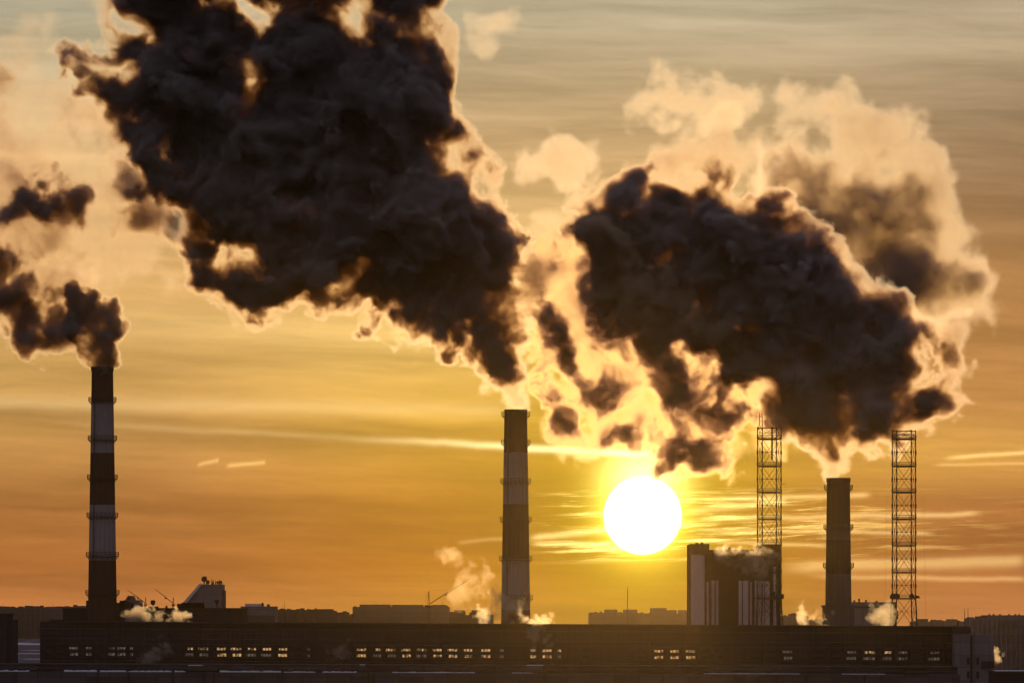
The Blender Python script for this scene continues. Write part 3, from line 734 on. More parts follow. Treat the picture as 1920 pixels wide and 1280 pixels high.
def density(x0, x1, y0, y1, half, layers, vox, cs=1.0, carve=()):
    """density grid (per photo px) for a box in photo px; half = half depth in px; cs = scale of the turbulence.
    puff = (x, row, radius[, depth offset])"""
    res = (int((x1 - x0) / vox[0]) + 1, int(2 * half / vox[1]) + 1, int((y1 - y0) / vox[2]) + 1)
    gx = np.linspace(x0, x1, res[0], dtype=np.float32); gy = np.linspace(-half, half, res[1], dtype=np.float32); gz = np.linspace(y1, y0, res[2], dtype=np.float32)
    ext = (x1 - x0, 2 * half, y1 - y0)
    wx, wy, wz = (fbm(res, ext, 64 * cs, 4, .52) for _ in range(3))
    B = fbm(res, ext, 42 * cs, 5, .66, True)
    E0 = fbm(res, ext, 56 * cs, 5, .68)
    # fold the erosion noise along the turbulence
    fa = 15 * cs
    ix = np.clip(np.arange(res[0], dtype=np.int32)[:, None, None] + np.rint(wy * (fa / vox[0])).astype(np.int32), 0, res[0] - 1)
    ix *= res[1] * res[2]
    ix += np.arange(res[1], dtype=np.int32)[None, :, None] * res[2]
    ix += np.clip(np.arange(res[2], dtype=np.int32)[None, None, :] + np.rint(wx * (fa / vox[2])).astype(np.int32), 0, res[2] - 1)
    E = E0.ravel().take(ix.ravel()).reshape(res); del ix
    dens = np.zeros(res, np.float32)
    for ly in layers:
        wa, edge, bl = ly.get('warp', 10), ly['edge'], ly.get('billow', 0)
        mg = wa * 2.6 + bl * 2 + edge * .6 + ly.get('grow', 0) + 4
        ps = [p if len(p) > 3 else (*p, 0) for p in ly['puffs']]
        def rng_(lo, hi, g_): return np.searchsorted(g_, (lo, hi))
        I0, I1 = rng_(min(p[0] - p[2] for p in ps) - mg, max(p[0] + p[2] for p in ps) + mg, gx)
        J0, J1 = rng_(min(p[3] - p[2] for p in ps) - mg, max(p[3] + p[2] for p in ps) + mg, gy)
        K0, K1 = rng_(-(max(p[1] + p[2] for p in ps) + mg), -(min(p[1] - p[2] for p in ps) - mg), -gz)
        L_ = (slice(I0, I1), slice(J0, J1), slice(K0, K1)); sh = (I1 - I0, J1 - J0, K1 - K0)
        if min(sh) < 1: continue
        s = np.full(sh, -200, np.float32); kk = ly.get('blend', 10.0)
        for px, py, r, yo in ps:
            i0, i1 = rng_(px - r - mg, px + r + mg, gx); j0, j1 = rng_(yo - r - mg, yo + r + mg, gy); k0, k1 = rng_(-(py + r + mg), -(py - r - mg), -gz)
            if i1 <= i0 or j1 <= j0 or k1 <= k0: continue
            g_ = (slice(i0, i1), slice(j0, j1), slice(k0, k1)); l_ = (slice(i0 - I0, i1 - I0), slice(j0 - J0, j1 - J0), slice(k0 - K0, k1 - K0))
            d = (gx[i0:i1, None, None] - px + wa * wx[g_]) ** 2
            d += (gy[None, j0:j1, None] - yo + wa * wy[g_]) ** 2
            d += (gz[None, None, k0:k1] - py + wa * wz[g_]) ** 2
            np.sqrt(d, out=d); np.subtract(r, d, out=d)
            a = s[l_]; h_ = np.maximum(kk - np.abs(d - a), 0); h_ *= h_; h_ *= .25 / kk
            np.maximum(a, d, out=d); d += h_; s[l_] = d
        s += ly.get('grow', 0)
        if bl: s += B[L_] * bl
        tt = s / edge
        if 'erode' in ly:
            np.minimum(tt, ly.get('cap', 1.0), out=tt); tt += ly['erode'] * E[L_]
            tt[s < -edge * .5] = 0
        q = smooth(tt) * ly['sigma']
        if 'mod' in ly: q *= np.clip(1 + ly['mod'] * E0[L_], .05, 3)
        dens[L_] += q
    # thin places: round openings through the plume, folded by the same turbulence
    for px, py, r, keep in carve:
        mg = r * 2.4 + 40
        i0, i1 = np.searchsorted(gx, (px - mg, px + mg)); k0, k1 = np.searchsorted(-gz, (-(py + mg), -(py - mg)))
        if i1 <= i0 or k1 <= k0: continue
        g_ = (slice(i0, i1), slice(0, res[1]), slice(k0, k1))
        d = np.sqrt((gx[i0:i1, None, None] - px + 18 * wx[g_]) ** 2 + (gz[None, None, k0:k1] - py + 18 * wz[g_]) ** 2) + E[g_] * (r * .6)
        dens[g_] *= keep + (1 - keep) * smooth((d - r * .25) / (r * 1.15))
    # fade at the box ends
    for ax, g_, a_, b_ in ((0, gx, x0, x1), (2, gz, y0, y1), (1, gy, -half, half)):
        e = smooth(np.minimum(g_ - a_, b_ - g_) / 16.0); sh = [1, 1, 1]; sh[ax] = -1; dens *= e.reshape(sh).astype(np.float32)
    dens[dens < 2e-4] = 0
    return dens


#DENS_END
smoke_mats = {}
def smoke_mat(name, tint, absb, g=.6, g2w=.018):
    m = bpy.data.materials.new(name); m.use_nodes = True; t = NT(m.node_tree); t.N.clear()
    vi = t.N.new('ShaderNodeVolumeInfo'); d = vi.outputs['Density']
    s1 = t.N.new('ShaderNodeVolumeScatter'); s1.inputs['Color'].default_value = (*tint, 1); s1.inputs['Anisotropy'].default_value = g
    t.L.new(t.m('MULTIPLY', d, 1 - g2w - .5), s1.inputs['Density'])
    s3 = t.N.new('ShaderNodeVolumeScatter'); s3.inputs['Color'].default_value = (*tint, 1); s3.inputs['Anisotropy'].default_value = -.1
    t.L.new(t.m('MULTIPLY', d, .5), s3.inputs['Density'])
    s2 = t.N.new('ShaderNodeVolumeScatter'); s2.inputs['Color'].default_value = (1, .80, .16, 1); s2.inputs['Anisotropy'].default_value = .955
    t.L.new(t.m('MULTIPLY', d, g2w), s2.inputs['Density'])
    ab = t.N.new('ShaderNodeVolumeAbsorption'); ab.inputs['Color'].default_value = (*absb, 1); t.L.new(d, ab.inputs['Density'])
    a1 = t.N.new('ShaderNodeAddShader'); a2 = t.N.new('ShaderNodeAddShader')
    t.L.new(s1.outputs[0], a1.inputs[0]); t.L.new(s2.outputs[0], a1.inputs[1]); a3 = t.N.new('ShaderNodeAddShader'); t.L.new(a1.outputs[0], a3.inputs[0]); t.L.new(s3.outputs[0], a3.inputs[1]); t.L.new(a3.outputs[0], a2.inputs[0]); t.L.new(ab.outputs[0], a2.inputs[1])
    o = t.N.new('ShaderNodeOutputMaterial'); t.L.new(a2.outputs[0], o.inputs['Volume'])
    return m


VM = {'dark': smoke_mat('dark smoke', (1.0, .97, .93), (.84, .64, .38)),
      'swirl': smoke_mat('golden brown smoke', (1.0, .84, .50), (.80, .52, .22)),
      'gold': smoke_mat('golden steam', (1.0, .86, .60), (.92, .70, .40)),
      'pale': smoke_mat('pale steam', (1.0, .98, .95), (.93, .80, .60))}
skin = bpy.data.materials.new('nearly clear hull skin'); skin.use_nodes = True  # almost clear surface of the hull meshes; the volume draws the smoke
t = NT(skin.node_tree); t.N.clear()
mx = t.N.new('ShaderNodeMixShader'); tr = t.N.new('ShaderNodeBsdfTransparent'); df = t.N.new('ShaderNodeBsdfDiffuse'); df.inputs[0].default_value = (.3, .25, .22, 1)
nn = t.noise(t.N.new('ShaderNodeTexCoord').outputs['Object'], .3, 2.0)
t.L.new(t.m('MULTIPLY', nn, .012), mx.inputs[0]); t.L.new(tr.outputs[0], mx.inputs[1]); t.L.new(df.outputs[0], mx.inputs[2])
oo = t.N.new('ShaderNodeOutputMaterial'); t.L.new(mx.outputs[0], oo.inputs['Surface'])


def volume_tree(carrier, res, lo, hi, vmat):
    ng = bpy.data.node_groups.new('smoke density', 'GeometryNodeTree')
    ng.interface.new_socket('Geometry', in_out='INPUT', socket_type='NodeSocketGeometry')
    ng.interface.new_socket('Geometry', in_out='OUTPUT', socket_type='NodeSocketGeometry')
    N, L = ng.nodes, ng.links; t = NT(ng)
    go_ = N.new('NodeGroupOutput'); oi = N.new('GeometryNodeObjectInfo'); oi.inputs['Object'].default_value = carrier
    vc = N.new('GeometryNodeVolumeCube'); vc.inputs['Min'].default_value = lo; vc.inputs['Max'].default_value = hi
    for a, n in zip('XYZ', res): vc.inputs['Resolution ' + a].default_value = n
    p = t.v('SUBTRACT', N.new('GeometryNodeInputPosition').outputs[0], tuple(lo))
    p = t.v('MULTIPLY', p, tuple((n - 1) / (h - l) for n, l, h in zip(res, lo, hi)))
    x, y, z = (t.m('ROUND', q) for q in t.sep(p))
    def im(op, a, b):
        n = N.new('FunctionNodeIntegerMath'); n.operation = op
        for i, s in enumerate((a, b)):
            if isinstance(s, int): n.inputs[i].default_value = s
            else: L.new(s, n.inputs[i])
        return n.outputs[0]
    idx = im('ADD', im('MULTIPLY', im('ADD', im('MULTIPLY', x, res[1]), y), res[2]), z)
    si = N.new('GeometryNodeSampleIndex'); si.data_type = 'FLOAT'; si.domain = 'POINT'; si.clamp = True
    na = N.new('GeometryNodeInputNamedAttribute'); na.data_type = 'FLOAT'; na.inputs['Name'].default_value = 'dens'
    L.new(oi.outputs['Geometry'], si.inputs['Geometry']); L.new(na.outputs[0], si.inputs['Value']); L.new(idx, si.inputs['Index'])
    L.new(si.outputs[0], vc.inputs['Density'])
    sm = N.new('GeometryNodeSetMaterial'); sm.inputs['Material'].default_value = vmat
    L.new(vc.outputs[0], sm.inputs['Geometry']); L.new(sm.outputs[0], go_.inputs[0])
    return ng


def smoke(label, D, x0, x1, y0, y1, half, layers, vmat, vox=(2.3, 3.4, 2.3), name='smoke_plume', cat='smoke plume', group=None, hull_iso=.12, cs=1.0, carve=(), seed=0):
    import openvdb
    reseed(label, seed)
    dens = density(x0, x1, y0, y1, half, layers, vox, cs, carve); res = dens.shape
    k = S(1, D)
    cx, cz = (x0 + x1) / 2, (y0 + y1) / 2
    ext = np.array([(x1 - x0) / 2 * k, half * k, (y1 - y0) / 2 * k])
    # hull of the plume at a coarse level
    ds = dens[::2, ::2, ::2]; g_ = openvdb.FloatGrid(); g_.copyFromArray(np.ascontiguousarray(ds))
    v, qd = g_.convertToQuads(hull_iso * max(l['sigma'] for l in layers))
    v = np.array(v); qd = np.array(qd)
    hm = bpy.data.meshes.new(name); v = v * 2 / (np.array(res) - 1) * 2 - 1; v *= ext
    # keep the larger pieces only
    par = np.arange(len(v))
    def comp():
        lab = np.arange(len(v))
        while True:
            mn = lab[qd].min(axis=1); new = lab.copy()
            for c_ in range(4): np.minimum.at(new, qd[:, c_], mn)
            new = new[new]
            if (new == lab).all(): return lab
            lab = new
    lab = comp(); cnt = np.bincount(lab[qd[:, 0]], minlength=len(v)); keep = cnt[lab[qd[:, 0]]] > max(60, .004 * len(qd))
    qd = qd[keep]; used = np.unique(qd); remap = np.zeros(len(v), int); remap[used] = np.arange(len(used))
    hm.from_pydata(v[used].tolist(), [], remap[qd][:, ::-1].tolist()); hm.materials.append(skin)
    hm.polygons.foreach_set('use_smooth', [True] * len(hm.polygons))
    root = bpy.data.objects.new(name, hm); COL.objects.link(root); root.location = (X(cx, D), D, Z(cz, D)); tag(root, label, cat, group)
    # the density itself
    cm = bpy.data.meshes.new('density samples'); cm.vertices.add(dens.size)
    at_ = cm.attributes.new('dens', 'FLOAT', 'POINT'); at_.data.foreach_set('value', (dens / k).ravel())
    co = bpy.data.objects.new('density samples', cm)
    vd = bpy.data.volumes.new('smoke'); vo = bpy.data.objects.new('smoke', vd); COL.objects.link(vo); vo.parent = root
    vd.materials.append(vmat)
    md = vo.modifiers.new('density', 'NODES'); md.node_group = volume_tree(co, res, tuple(-ext), tuple(ext), vmat)
    print(name, res, dens.size, 'hull', len(qd), 'max', dens.max())
    return root


#LIST
import time; _t0 = time.time()
def zz(puffs, amp, seed=1):
    """give puffs an individual depth offset so the plume bulges towards and away from the viewer"""
    r = random.Random(seed); return [p if len(p) > 3 else (*p, r.uniform(-amp, amp)) for p in puffs]
def chain(*pts, d=.55):
    """puffs strung closely along a polyline"""
    out = []
    for a, b in zip(pts[:-1], pts[1:]):
        n = max(1, int(math.hypot(b[0] - a[0], b[1] - a[1]) / (d * min(a[2], b[2]))))
        out += [tuple(a[j] + (b[j] - a[j]) * i / n for j in range(len(a))) for i in range(n)]
    return out + [pts[-1]]
CR = dict(edge=30, billow=8, warp=10, blend=14, grow=17, erode=.60, cap=1.45)
CR2 = dict(edge=28, billow=8, warp=10, blend=14, grow=20, erode=.50, cap=1.5)
# the big dark plume of the middle chimney
big_core = [(330, -60, 60), (420, -70, 60), (520, -60, 70), (620, -60, 80), (720, -60, 70), (790, -40, 40),
            (335, 8, 26), (380, -5, 26), (640, 20, 50), (705, 55, 46), (762, 55, 44), (570, -12, 44), (480, -30, 36), (780, 95, 34), (755, 25, 38), (600, 60, 40),
            (195, 102, 26), (232, 96, 20), (222, 132, 24), (262, 150, 26), (335, 96, 24), (318, 130, 22), (385, 112, 34), (440, 112, 40), (520, 120, 52), (600, 110, 62), (690, 135, 72), (760, 125, 46), (790, 158, 36), (300, 60, 18), (545, 92, 20),
            (215, 172, 24), (262, 182, 26), (312, 206, 30), (365, 190, 46), (440, 200, 60), (530, 215, 80), (640, 220, 90), (745, 215, 78), (792, 225, 38), (400, 150, 46),
            (330, 285, 28), (362, 300, 22), (455, 300, 52), (520, 310, 76), (610, 310, 100), (700, 310, 100), (790, 310, 64), (845, 335, 44), (885, 362, 36), (470, 250, 54),
            (402, 425, 34), (445, 405, 48), (510, 405, 80), (610, 420, 100), (705, 420, 100), (800, 415, 94), (880, 412, 50), (908, 380, 28), (914, 425, 28), (425, 370, 26),
            (398, 478, 30), (435, 492, 32), (545, 480, 60), (610, 500, 48), (685, 470, 66), (765, 505, 68), (835, 500, 74), (900, 490, 56), (925, 515, 32), (930, 460, 24),
            (445, 542, 16), (474, 557, 14), (528, 535, 22), (575, 528, 26), (636, 508, 32), (742, 560, 32), (782, 590, 40), (762, 618, 18), (800, 626, 20), (834, 604, 30), (842, 560, 48), (892, 545, 46), (842, 642, 12), (700, 545, 20),
            (185, 110, 30), (205, 150, 26), (240, 100, 34), (255, 150, 32), (300, 120, 46), (350, 105, 50), (345, 175, 58), (300, 180, 36), (390, 235, 62), (335, 225, 46), (355, 285, 46), (410, 320, 62), (400, 390, 44), (390, 450, 36), (400, 500, 34), (300, 240, 34), (270, 210, 34), (330, 40, 36), (310, 70, 30), (420, 60, 40), (480, 80, 40), (560, 60, 40), (640, 60, 60), (700, 20, 40), (290, -10, 40), (250, 0, 26), (520, 545, 26), (480, 545, 30), (450, 525, 30), (600, 505, 56), (655, 510, 48), (560, 515, 46), (690, 540, 36), (720, 570, 34), (400, 340, 50), (440, 380, 50), (230, 190, 40), (180, 150, 36), (290, 270, 36), (320, 330, 34), (150, 120, 26)] + chain((890, 420, 52, 0), (905, 470, 56, 0), (912, 530, 54, 0), (920, 565, 48, 0), (926, 602, 42, 0), (932, 636, 32, 0), (944, 664, 19, 0), (958, 690, 11, 0))
big_rim = chain((800, -40, 26), (804, 5, 24), (818, 40, 22), (838, 75, 24), (842, 104, 22), (830, 140, 20), (838, 172, 18), (846, 205, 22), (858, 235, 20), (868, 260, 18), (888, 285, 16), (908, 300, 11), (924, 330, 9), (934, 360, 8), (940, 400, 7), (950, 440, 9))
big_soft = [(770, 650, 22), (700, 578, 24), (852, 640, 22), (885, 612, 24), (470, 570, 26), (420, 540, 26), (374, 500, 30), (372, 440, 30), (365, 380, 34), (660, 548, 22), (575, 556, 22), (520, 560, 24), (740, 610, 22), (800, 650, 18),
            (262, 52, 46), (215, 72, 34), (170, 100, 30), (150, 130, 30), (130, 160, 28), (150, 190, 32), (180, 215, 32), (230, 235, 46), (275, 262, 46), (320, 310, 44), (350, 340, 36), (405, 345, 30), (350, 410, 30), (240, 130, 40), (270, 215, 40),
            (400, 40, 36), (445, 55, 36), (495, 55, 36), (545, 62, 32), (360, 40, 30), (310, 15, 36), (690, 8, 26), (200, 10, 24), (130, 215, 22)]
big_grey = [(936, 705, 12), (926, 722, 11), (918, 738, 6), (940, 690, 9), (215, 190, 30), (250, 225, 34), (290, 250, 36), (320, 230, 34), (240, 265, 22), (170, 170, 22), (215, 150, 30), (300, 290, 24), (120, 195, 16), (480, 90, 26), (560, 150, 30)]
big_hook = chain((930, 520, 20, -20), (940, 495, 20, -20), (946, 468, 17, -20), (962, 450, 13, -20), (982, 458, 10, -20), (1000, 468, 8, -20), (1014, 478, 5, -20)) + chain((950, 492, 10, -20), (975, 476, 9, -20), (992, 478, 6, -20))
smoke('huge dark smoke plume rising in golden steam from the middle chimney, spreading across the top', DC, -20, 1064, -110, 800, 170, [
    dict(puffs=zz(big_core, 26), sigma=.072, mod=.45, **CR),
    dict(puffs=zz([p for p in big_core if p[0] < 850 and not (p[0] > 770 and p[1] < 380)], 20, 12), sigma=.030, edge=34, warp=16, blend=18, billow=4, grow=17, erode=.62, cap=.75),
    dict(puffs=big_rim, sigma=.021, edge=11, warp=8, blend=10, billow=6, grow=5, mod=.3),
    dict(puffs=zz(big_soft, 20, 2), sigma=.014, edge=34, warp=16, blend=22, billow=4, grow=10, erode=.50, cap=.9),
    dict(puffs=zz(big_grey, 16, 3), sigma=.036, edge=24, warp=14, blend=16, billow=5, grow=8, erode=.5, cap=.95),
    dict(puffs=chain((968, 776, 9, -6), (967, 755, 14, -4), (966, 715, 17, -4), (969, 665, 18, -10), (975, 615, 21, -16), (984, 570, 26, -20), (994, 525, 30, -20), (1008, 495, 30, -20)), sigma=.034, edge=16, warp=7, blend=14, billow=4, grow=4, erode=.42, cap=.9),
    dict(puffs=big_hook, sigma=.055, edge=8, warp=7, blend=8, billow=4, grow=3, erode=.22, cap=1.0),
], VM['dark'], vox=(2.3, 3.8, 2.3), carve=[(488, 520, 26, .06), (412, 345, 22, .18), (262, 52, 62, .06), (480, 42, 36, .10), (530, 62, 24, .15), (430, 40, 24, .15), (356, 104, 17, .12), (240, 128, 22, .25), (695, 6, 40, .10), (876, 618, 13, .10), (850, 612, 12, .12), (270, 240, 26, .4), (555, 150, 22, .3), (490, 160, 20, .4), (700, 585, 10, .3)])
# the small plume of the left chimney, and the thin peach drift at the left edge
lt_dark = [(196, 690, 13), (196, 674, 22), (196, 650, 32), (200, 622, 34), (186, 600, 34), (165, 575, 30), (205, 580, 24), (152, 590, 26), (222, 618, 15), (140, 560, 22), (180, 552, 14), (212, 562, 10), (228, 632, 10), (136, 612, 18), (165, 660, 20), (215, 655, 14)]
lt_mid = [(110, 612, 28), (86, 618, 22), (64, 604, 24), (78, 636, 18), (40, 580, 26), (12, 520, 30), (-14, 545, 36), (-20, 500, 36), (20, 555, 24), (100, 590, 24), (60, 385, 34), (92, 388, 24), (28, 394, 28), (120, 384, 18), (55, 630, 14), (122, 630, 14), (20, 488, 18)]
lt_soft = [(95, 400, 40, 20), (40, 390, 44, 20), (110, 380, 30), (60, 470, 44), (110, 520, 44), (75, 545, 44), (20, 450, 44), (130, 545, 30), (-20, 460, 50), (45, 620, 26), (110, 465, 36), (30, 340, 34), (60, 580, 40)]
smoke('small dark smoke plume curling left from the lone left chimney', DC, -90, 290, 290, 715, 80, [
    dict(puffs=zz(lt_dark, 8), sigma=.095, edge=6, warp=5, blend=8, billow=5, grow=4, mod=.35),
    dict(puffs=zz(lt_mid, 12), sigma=.070, edge=24, warp=14, blend=18, billow=6, grow=14, erode=.50, cap=.9),
    dict(puffs=zz(lt_soft, 12), sigma=.016, edge=36, warp=14, blend=20, billow=4, grow=12, erode=.40, cap=.95),
], VM['dark'], vox=(2.0, 2.8, 2.0), cs=.62)
drift = [(60, 180, 90), (120, 270, 90), (40, 300, 100), (190, 350, 90), (270, 400, 80), (90, 420, 90), (0, 220, 120), (330, 450, 50), (180, 450, 70), (-20, 400, 100), (20, 110, 60), (240, 320, 70), (240, 500, 40), (20, 530, 60), (160, 240, 60)]
drift_dark = [(225, 345, 34), (250, 385, 34), (290, 405, 30), (190, 330, 26), (300, 360, 26), (330, 430, 26), (-5, 180, 30), (20, 340, 20), (235, 420, 20)]
smoke('thin peach coloured drift of smoke hanging at the left edge below the huge plume', 2150.0, -110, 420, 10, 640, 130, [
    dict(puffs=drift, sigma=.0052, edge=80, warp=24, blend=30, billow=6, grow=20, erode=.30, cap=.95, mod=.45),
    dict(puffs=zz(drift_dark, 20), sigma=.036, edge=28, warp=16, blend=18, billow=5, grow=12, erode=.6, cap=.85),
], VM['dark'], vox=(2.8, 5.0, 2.8), hull_iso=.1)
# the dark plume of the short chimney
rt_core = [(1566, 842, 12), (1558, 826, 18), (1598, 818, 18), (1540, 802, 32), (1580, 792, 40), (1622, 797, 30), (1655, 795, 18), (1490, 722, 48), (1540, 742, 78), (1620, 732, 88), (1682, 732, 38), (1512, 777, 30), (1652, 772, 46), (1692, 772, 24), (1505, 800, 16),
           (1412, 640, 46), (1452, 652, 68), (1530, 652, 94), (1620, 652, 84), (1670, 642, 48), (1694, 662, 30), (1440, 690, 24), (1700, 700, 28),
           (1240, 540, 30), (1290, 540, 34), (1348, 545, 38), (1400, 570, 58), (1470, 570, 84), (1550, 572, 80), (1622, 582, 50), (1662, 594, 36), (1370, 630, 20),
           (1122, 430, 18), (1150, 462, 20), (1200, 482, 34), (1260, 472, 48), (1330, 482, 62), (1400, 482, 64), (1470, 472, 64), (1522, 482, 46), (1562, 507, 34), (1600, 535, 24),
           (1108, 372, 20), (1140, 366, 22), (1180, 380, 28), (1228, 384, 28), (1270, 402, 28), (1316, 412, 28), (1348, 328, 14), (1352, 364, 18), (1400, 422, 34), (1446, 414, 34), (1160, 410, 26), (1230, 430, 34), (1480, 412, 20),
           (1108, 385, 30), (1150, 385, 38), (1128, 440, 36), (1180, 455, 52), (1160, 515, 42), (1220, 520, 58), (1285, 490, 78), (1195, 575, 36), (1250, 600, 44), (1305, 600, 46), (1345, 480, 88), (1400, 440, 50), (1705, 690, 34), (1700, 760, 30), (1640, 805, 34), (1560, 812, 26), (1500, 790, 34)]
rt_wisp = [(1020, 608, 20), (1030, 640, 20), (1050, 675, 20), (1080, 700, 22), (1110, 725, 20), (1140, 745, 16), (1175, 610, 30), (1180, 640, 20), (1230, 650, 28), (1245, 690, 24), (1250, 725, 24), (1150, 520, 30), (1120, 470, 34), (1100, 420, 26), (1300, 610, 34), (1340, 760, 34), (1395, 770, 20), (1290, 740, 26), (1310, 875, 16), (1275, 850, 14),
           (1180, 800, 16), (1020, 740, 18), (1060, 770, 18), (1350, 690, 26), (1260, 590, 36), (1210, 560, 34), (1320, 650, 30), (1190, 530, 30), (1280, 800, 18), (1330, 850, 16), (1010, 700, 14)]
rt_soft = [(1080, 560, 84), (1170, 640, 95), (1280, 690, 95), (1095, 710, 70), (1230, 760, 80), (1350, 760, 75), (1150, 780, 56), (1050, 640, 44), (1310, 830, 60), (1390, 700, 60), (1100, 450, 60), (1060, 500, 56), (1400, 780, 50), (1440, 750, 40), (1040, 730, 34), (1060, 800, 34), (1215, 815, 34), (1130, 805, 26), (1290, 850, 34), (1300, 880, 24),
           (1530, 862, 14), (1500, 838, 22), (1630, 838, 22), (1660, 822, 24), (1460, 800, 30), (1590, 850, 20), (1700, 810, 18)]
rt_rim = [(1330, 290, 56), (1250, 322, 46), (1390, 300, 38), (1165, 330, 26), (1110, 345, 24), (1085, 380, 26), (1350, 245, 34), (1300, 365, 46), (1420, 350, 36), (1050, 430, 36), (1075, 410, 30), (1370, 380, 34), (1200, 350, 26)]
rt_edge = chain((1440, 384, 14), (1470, 388, 13), (1500, 402, 12), (1530, 425, 11), (1560, 450, 13), (1590, 478, 12), (1610, 508, 11), (1650, 538, 12), (1680, 560, 13), (1712, 588, 13), (1732, 620, 13))
rt_neck = chain((1566, 900, 13), (1562, 872, 15), (1556, 842, 20)) + chain((1584, 880, 8), (1592, 850, 12))
rt_curl = [(1755, 640, 36), (1782, 660, 28), (1775, 700, 34), (1752, 740, 34), (1795, 625, 18), (1795, 690, 20), (1785, 740, 18), (1765, 770, 22), (1740, 605, 24), (1730, 790, 22), (1790, 600, 10), (1755, 600, 10)]
rt_curl_dark = [(1752, 655, 16), (1774, 676, 17), (1790, 690, 8), (1752, 745, 18), (1770, 765, 13), (1738, 770, 12), (1735, 690, 10)]
smoke('large dark smoke plume leaning left from the short chimney above the sun', DC, 940, 1860, 180, 925, 150, [
    dict(puffs=zz(rt_core, 24), sigma=.072, mod=.45, **CR2),
    dict(puffs=zz([p for p in rt_core if p[0] + p[1] < 2080 and p[1] > 440 or p[0] < 1300], 20, 12), sigma=.028, edge=34, warp=16, blend=18, billow=4, grow=17, erode=.62, cap=.75),
    dict(puffs=zz(rt_rim, 14, 7), sigma=.011, edge=26, warp=12, blend=18, billow=7, grow=4, erode=.36, cap=1.0),
    dict(puffs=rt_edge, sigma=.024, edge=9, warp=7, blend=10, billow=6, grow=4),
    dict(puffs=rt_neck, sigma=.030, edge=12, warp=7, blend=12, billow=4, grow=4, erode=.5, cap=.85),
    dict(puffs=zz(rt_curl, 10, 8), sigma=.030, edge=18, warp=10, blend=14, billow=6, grow=3, erode=.5, cap=.95),
    dict(puffs=zz(rt_curl_dark, 8, 9), sigma=.075, edge=16, warp=10, blend=14, billow=5, grow=8, erode=.5, cap=.9),
], VM['dark'], vox=(2.3, 3.8, 2.3), carve=[(1352, 625, 22, .06), (1345, 660, 28, .06), (1330, 700, 34, .10), (1425, 720, 22, .08), (1200, 440, 15, .25), (1235, 470, 13, .3), (1160, 555, 18, .2), (1150, 470, 13, .3), (1245, 560, 14, .25), (1290, 640, 22, .2), (1265, 600, 14, .3), (1170, 420, 12, .3), (1320, 440, 12, .35), (1210, 640, 20, .2), (1120, 480, 16, .2)])
smoke('ragged golden and brown smoke swirling just above the sun', 1990.0, 948, 1480, 400, 930, 100, [
    dict(puffs=zz(rt_wisp, 24, 5), sigma=.075, edge=26, warp=17, blend=20, billow=6, grow=20, erode=.62, cap=.8),
    dict(puffs=zz(rt_soft, 20, 6), sigma=.0085, edge=46, warp=20, blend=26, billow=6, grow=12, erode=.60, cap=.8, mod=.5),
], VM['swirl'], vox=(2.0, 3.2, 2.0), cs=.72, seed=3)
# the pale plume behind it
bk = [(1500, 205, 38), (1550, 215, 52), (1600, 245, 62), (1660, 275, 68), (1720, 295, 58), (1735, 370, 66), (1762, 430, 58), (1800, 440, 36), (1795, 500, 40), (1690, 230, 22), (1700, 340, 44), (1650, 290, 40), (1585, 178, 22), (1490, 175, 18), (1720, 230, 30), (1830, 420, 16), (1460, 250, 24)]
bk_dense = [(1480, 330, 44), (1530, 350, 52), (1580, 400, 66), (1640, 445, 66), (1700, 495, 62), (1756, 545, 48), (1785, 575, 30), (1640, 380, 34)]
smoke('cream coloured smoke plume rising behind the dark right-hand plume', 2350.0, 1400, 1900, 110, 660, 110, [
    dict(puffs=zz(bk, 14), sigma=.0100, edge=22, warp=12, blend=20, billow=7, grow=8, erode=.24, cap=1.0),
    dict(puffs=zz(bk_dense, 14, 4), sigma=.027, edge=60, warp=16, blend=30, billow=5, grow=44, erode=.22, cap=1.0, mod=.45),
], VM['pale'], vox=(2.5, 4.0, 2.5))
# loose pale puffs
smoke('loose pale puff of steam floating between the two big plumes', 2250.0, 930, 1170, 220, 420, 70, [
    dict(puffs=[(1045, 305, 36), (1080, 310, 34), (1010, 310, 30), (1065, 340, 28), (1100, 300, 22), (1050, 280, 22), (995, 325, 16), (1115, 290, 10)], sigma=.013, edge=26, warp=8, blend=18, billow=6, grow=10, erode=.28, cap=1.0)],
    VM['pale'], vox=(2.4, 3.6, 2.4), cs=.75, name='steam_puff', cat='steam puff')
smoke('pale feathery puff of steam above the dark right-hand plume', 2250.0, 1120, 1480, 90, 300, 80, [
    dict(puffs=[(1230, 215, 34), (1270, 195, 40), (1310, 205, 38), (1350, 175, 38), (1395, 185, 30), (1280, 160, 20), (1412, 150, 14), (1250, 235, 30), (1200, 220, 22), (1370, 210, 28), (1240, 150, 12)], sigma=.012, edge=26, warp=10, blend=18, billow=7, grow=10, erode=.30, cap=1.0)],
    VM['pale'], vox=(2.4, 3.6, 2.4), cs=.75, name='steam_puff', cat='steam puff')
smoke('faint wisp of steam beside the bright edge of the huge plume, near the top', 2250.0, 830, 1000, 0, 120, 50, [
    dict(puffs=[(880, 55, 16), (905, 60, 18), (930, 50, 16), (955, 38, 14), (968, 22, 10), (915, 75, 14)], sigma=.009, edge=20, warp=9, blend=14, billow=4, grow=9, erode=.35, cap=.9)],
    VM['pale'], vox=(2.4, 3.6, 2.4), cs=.75, name='steam_puff', cat='steam puff')
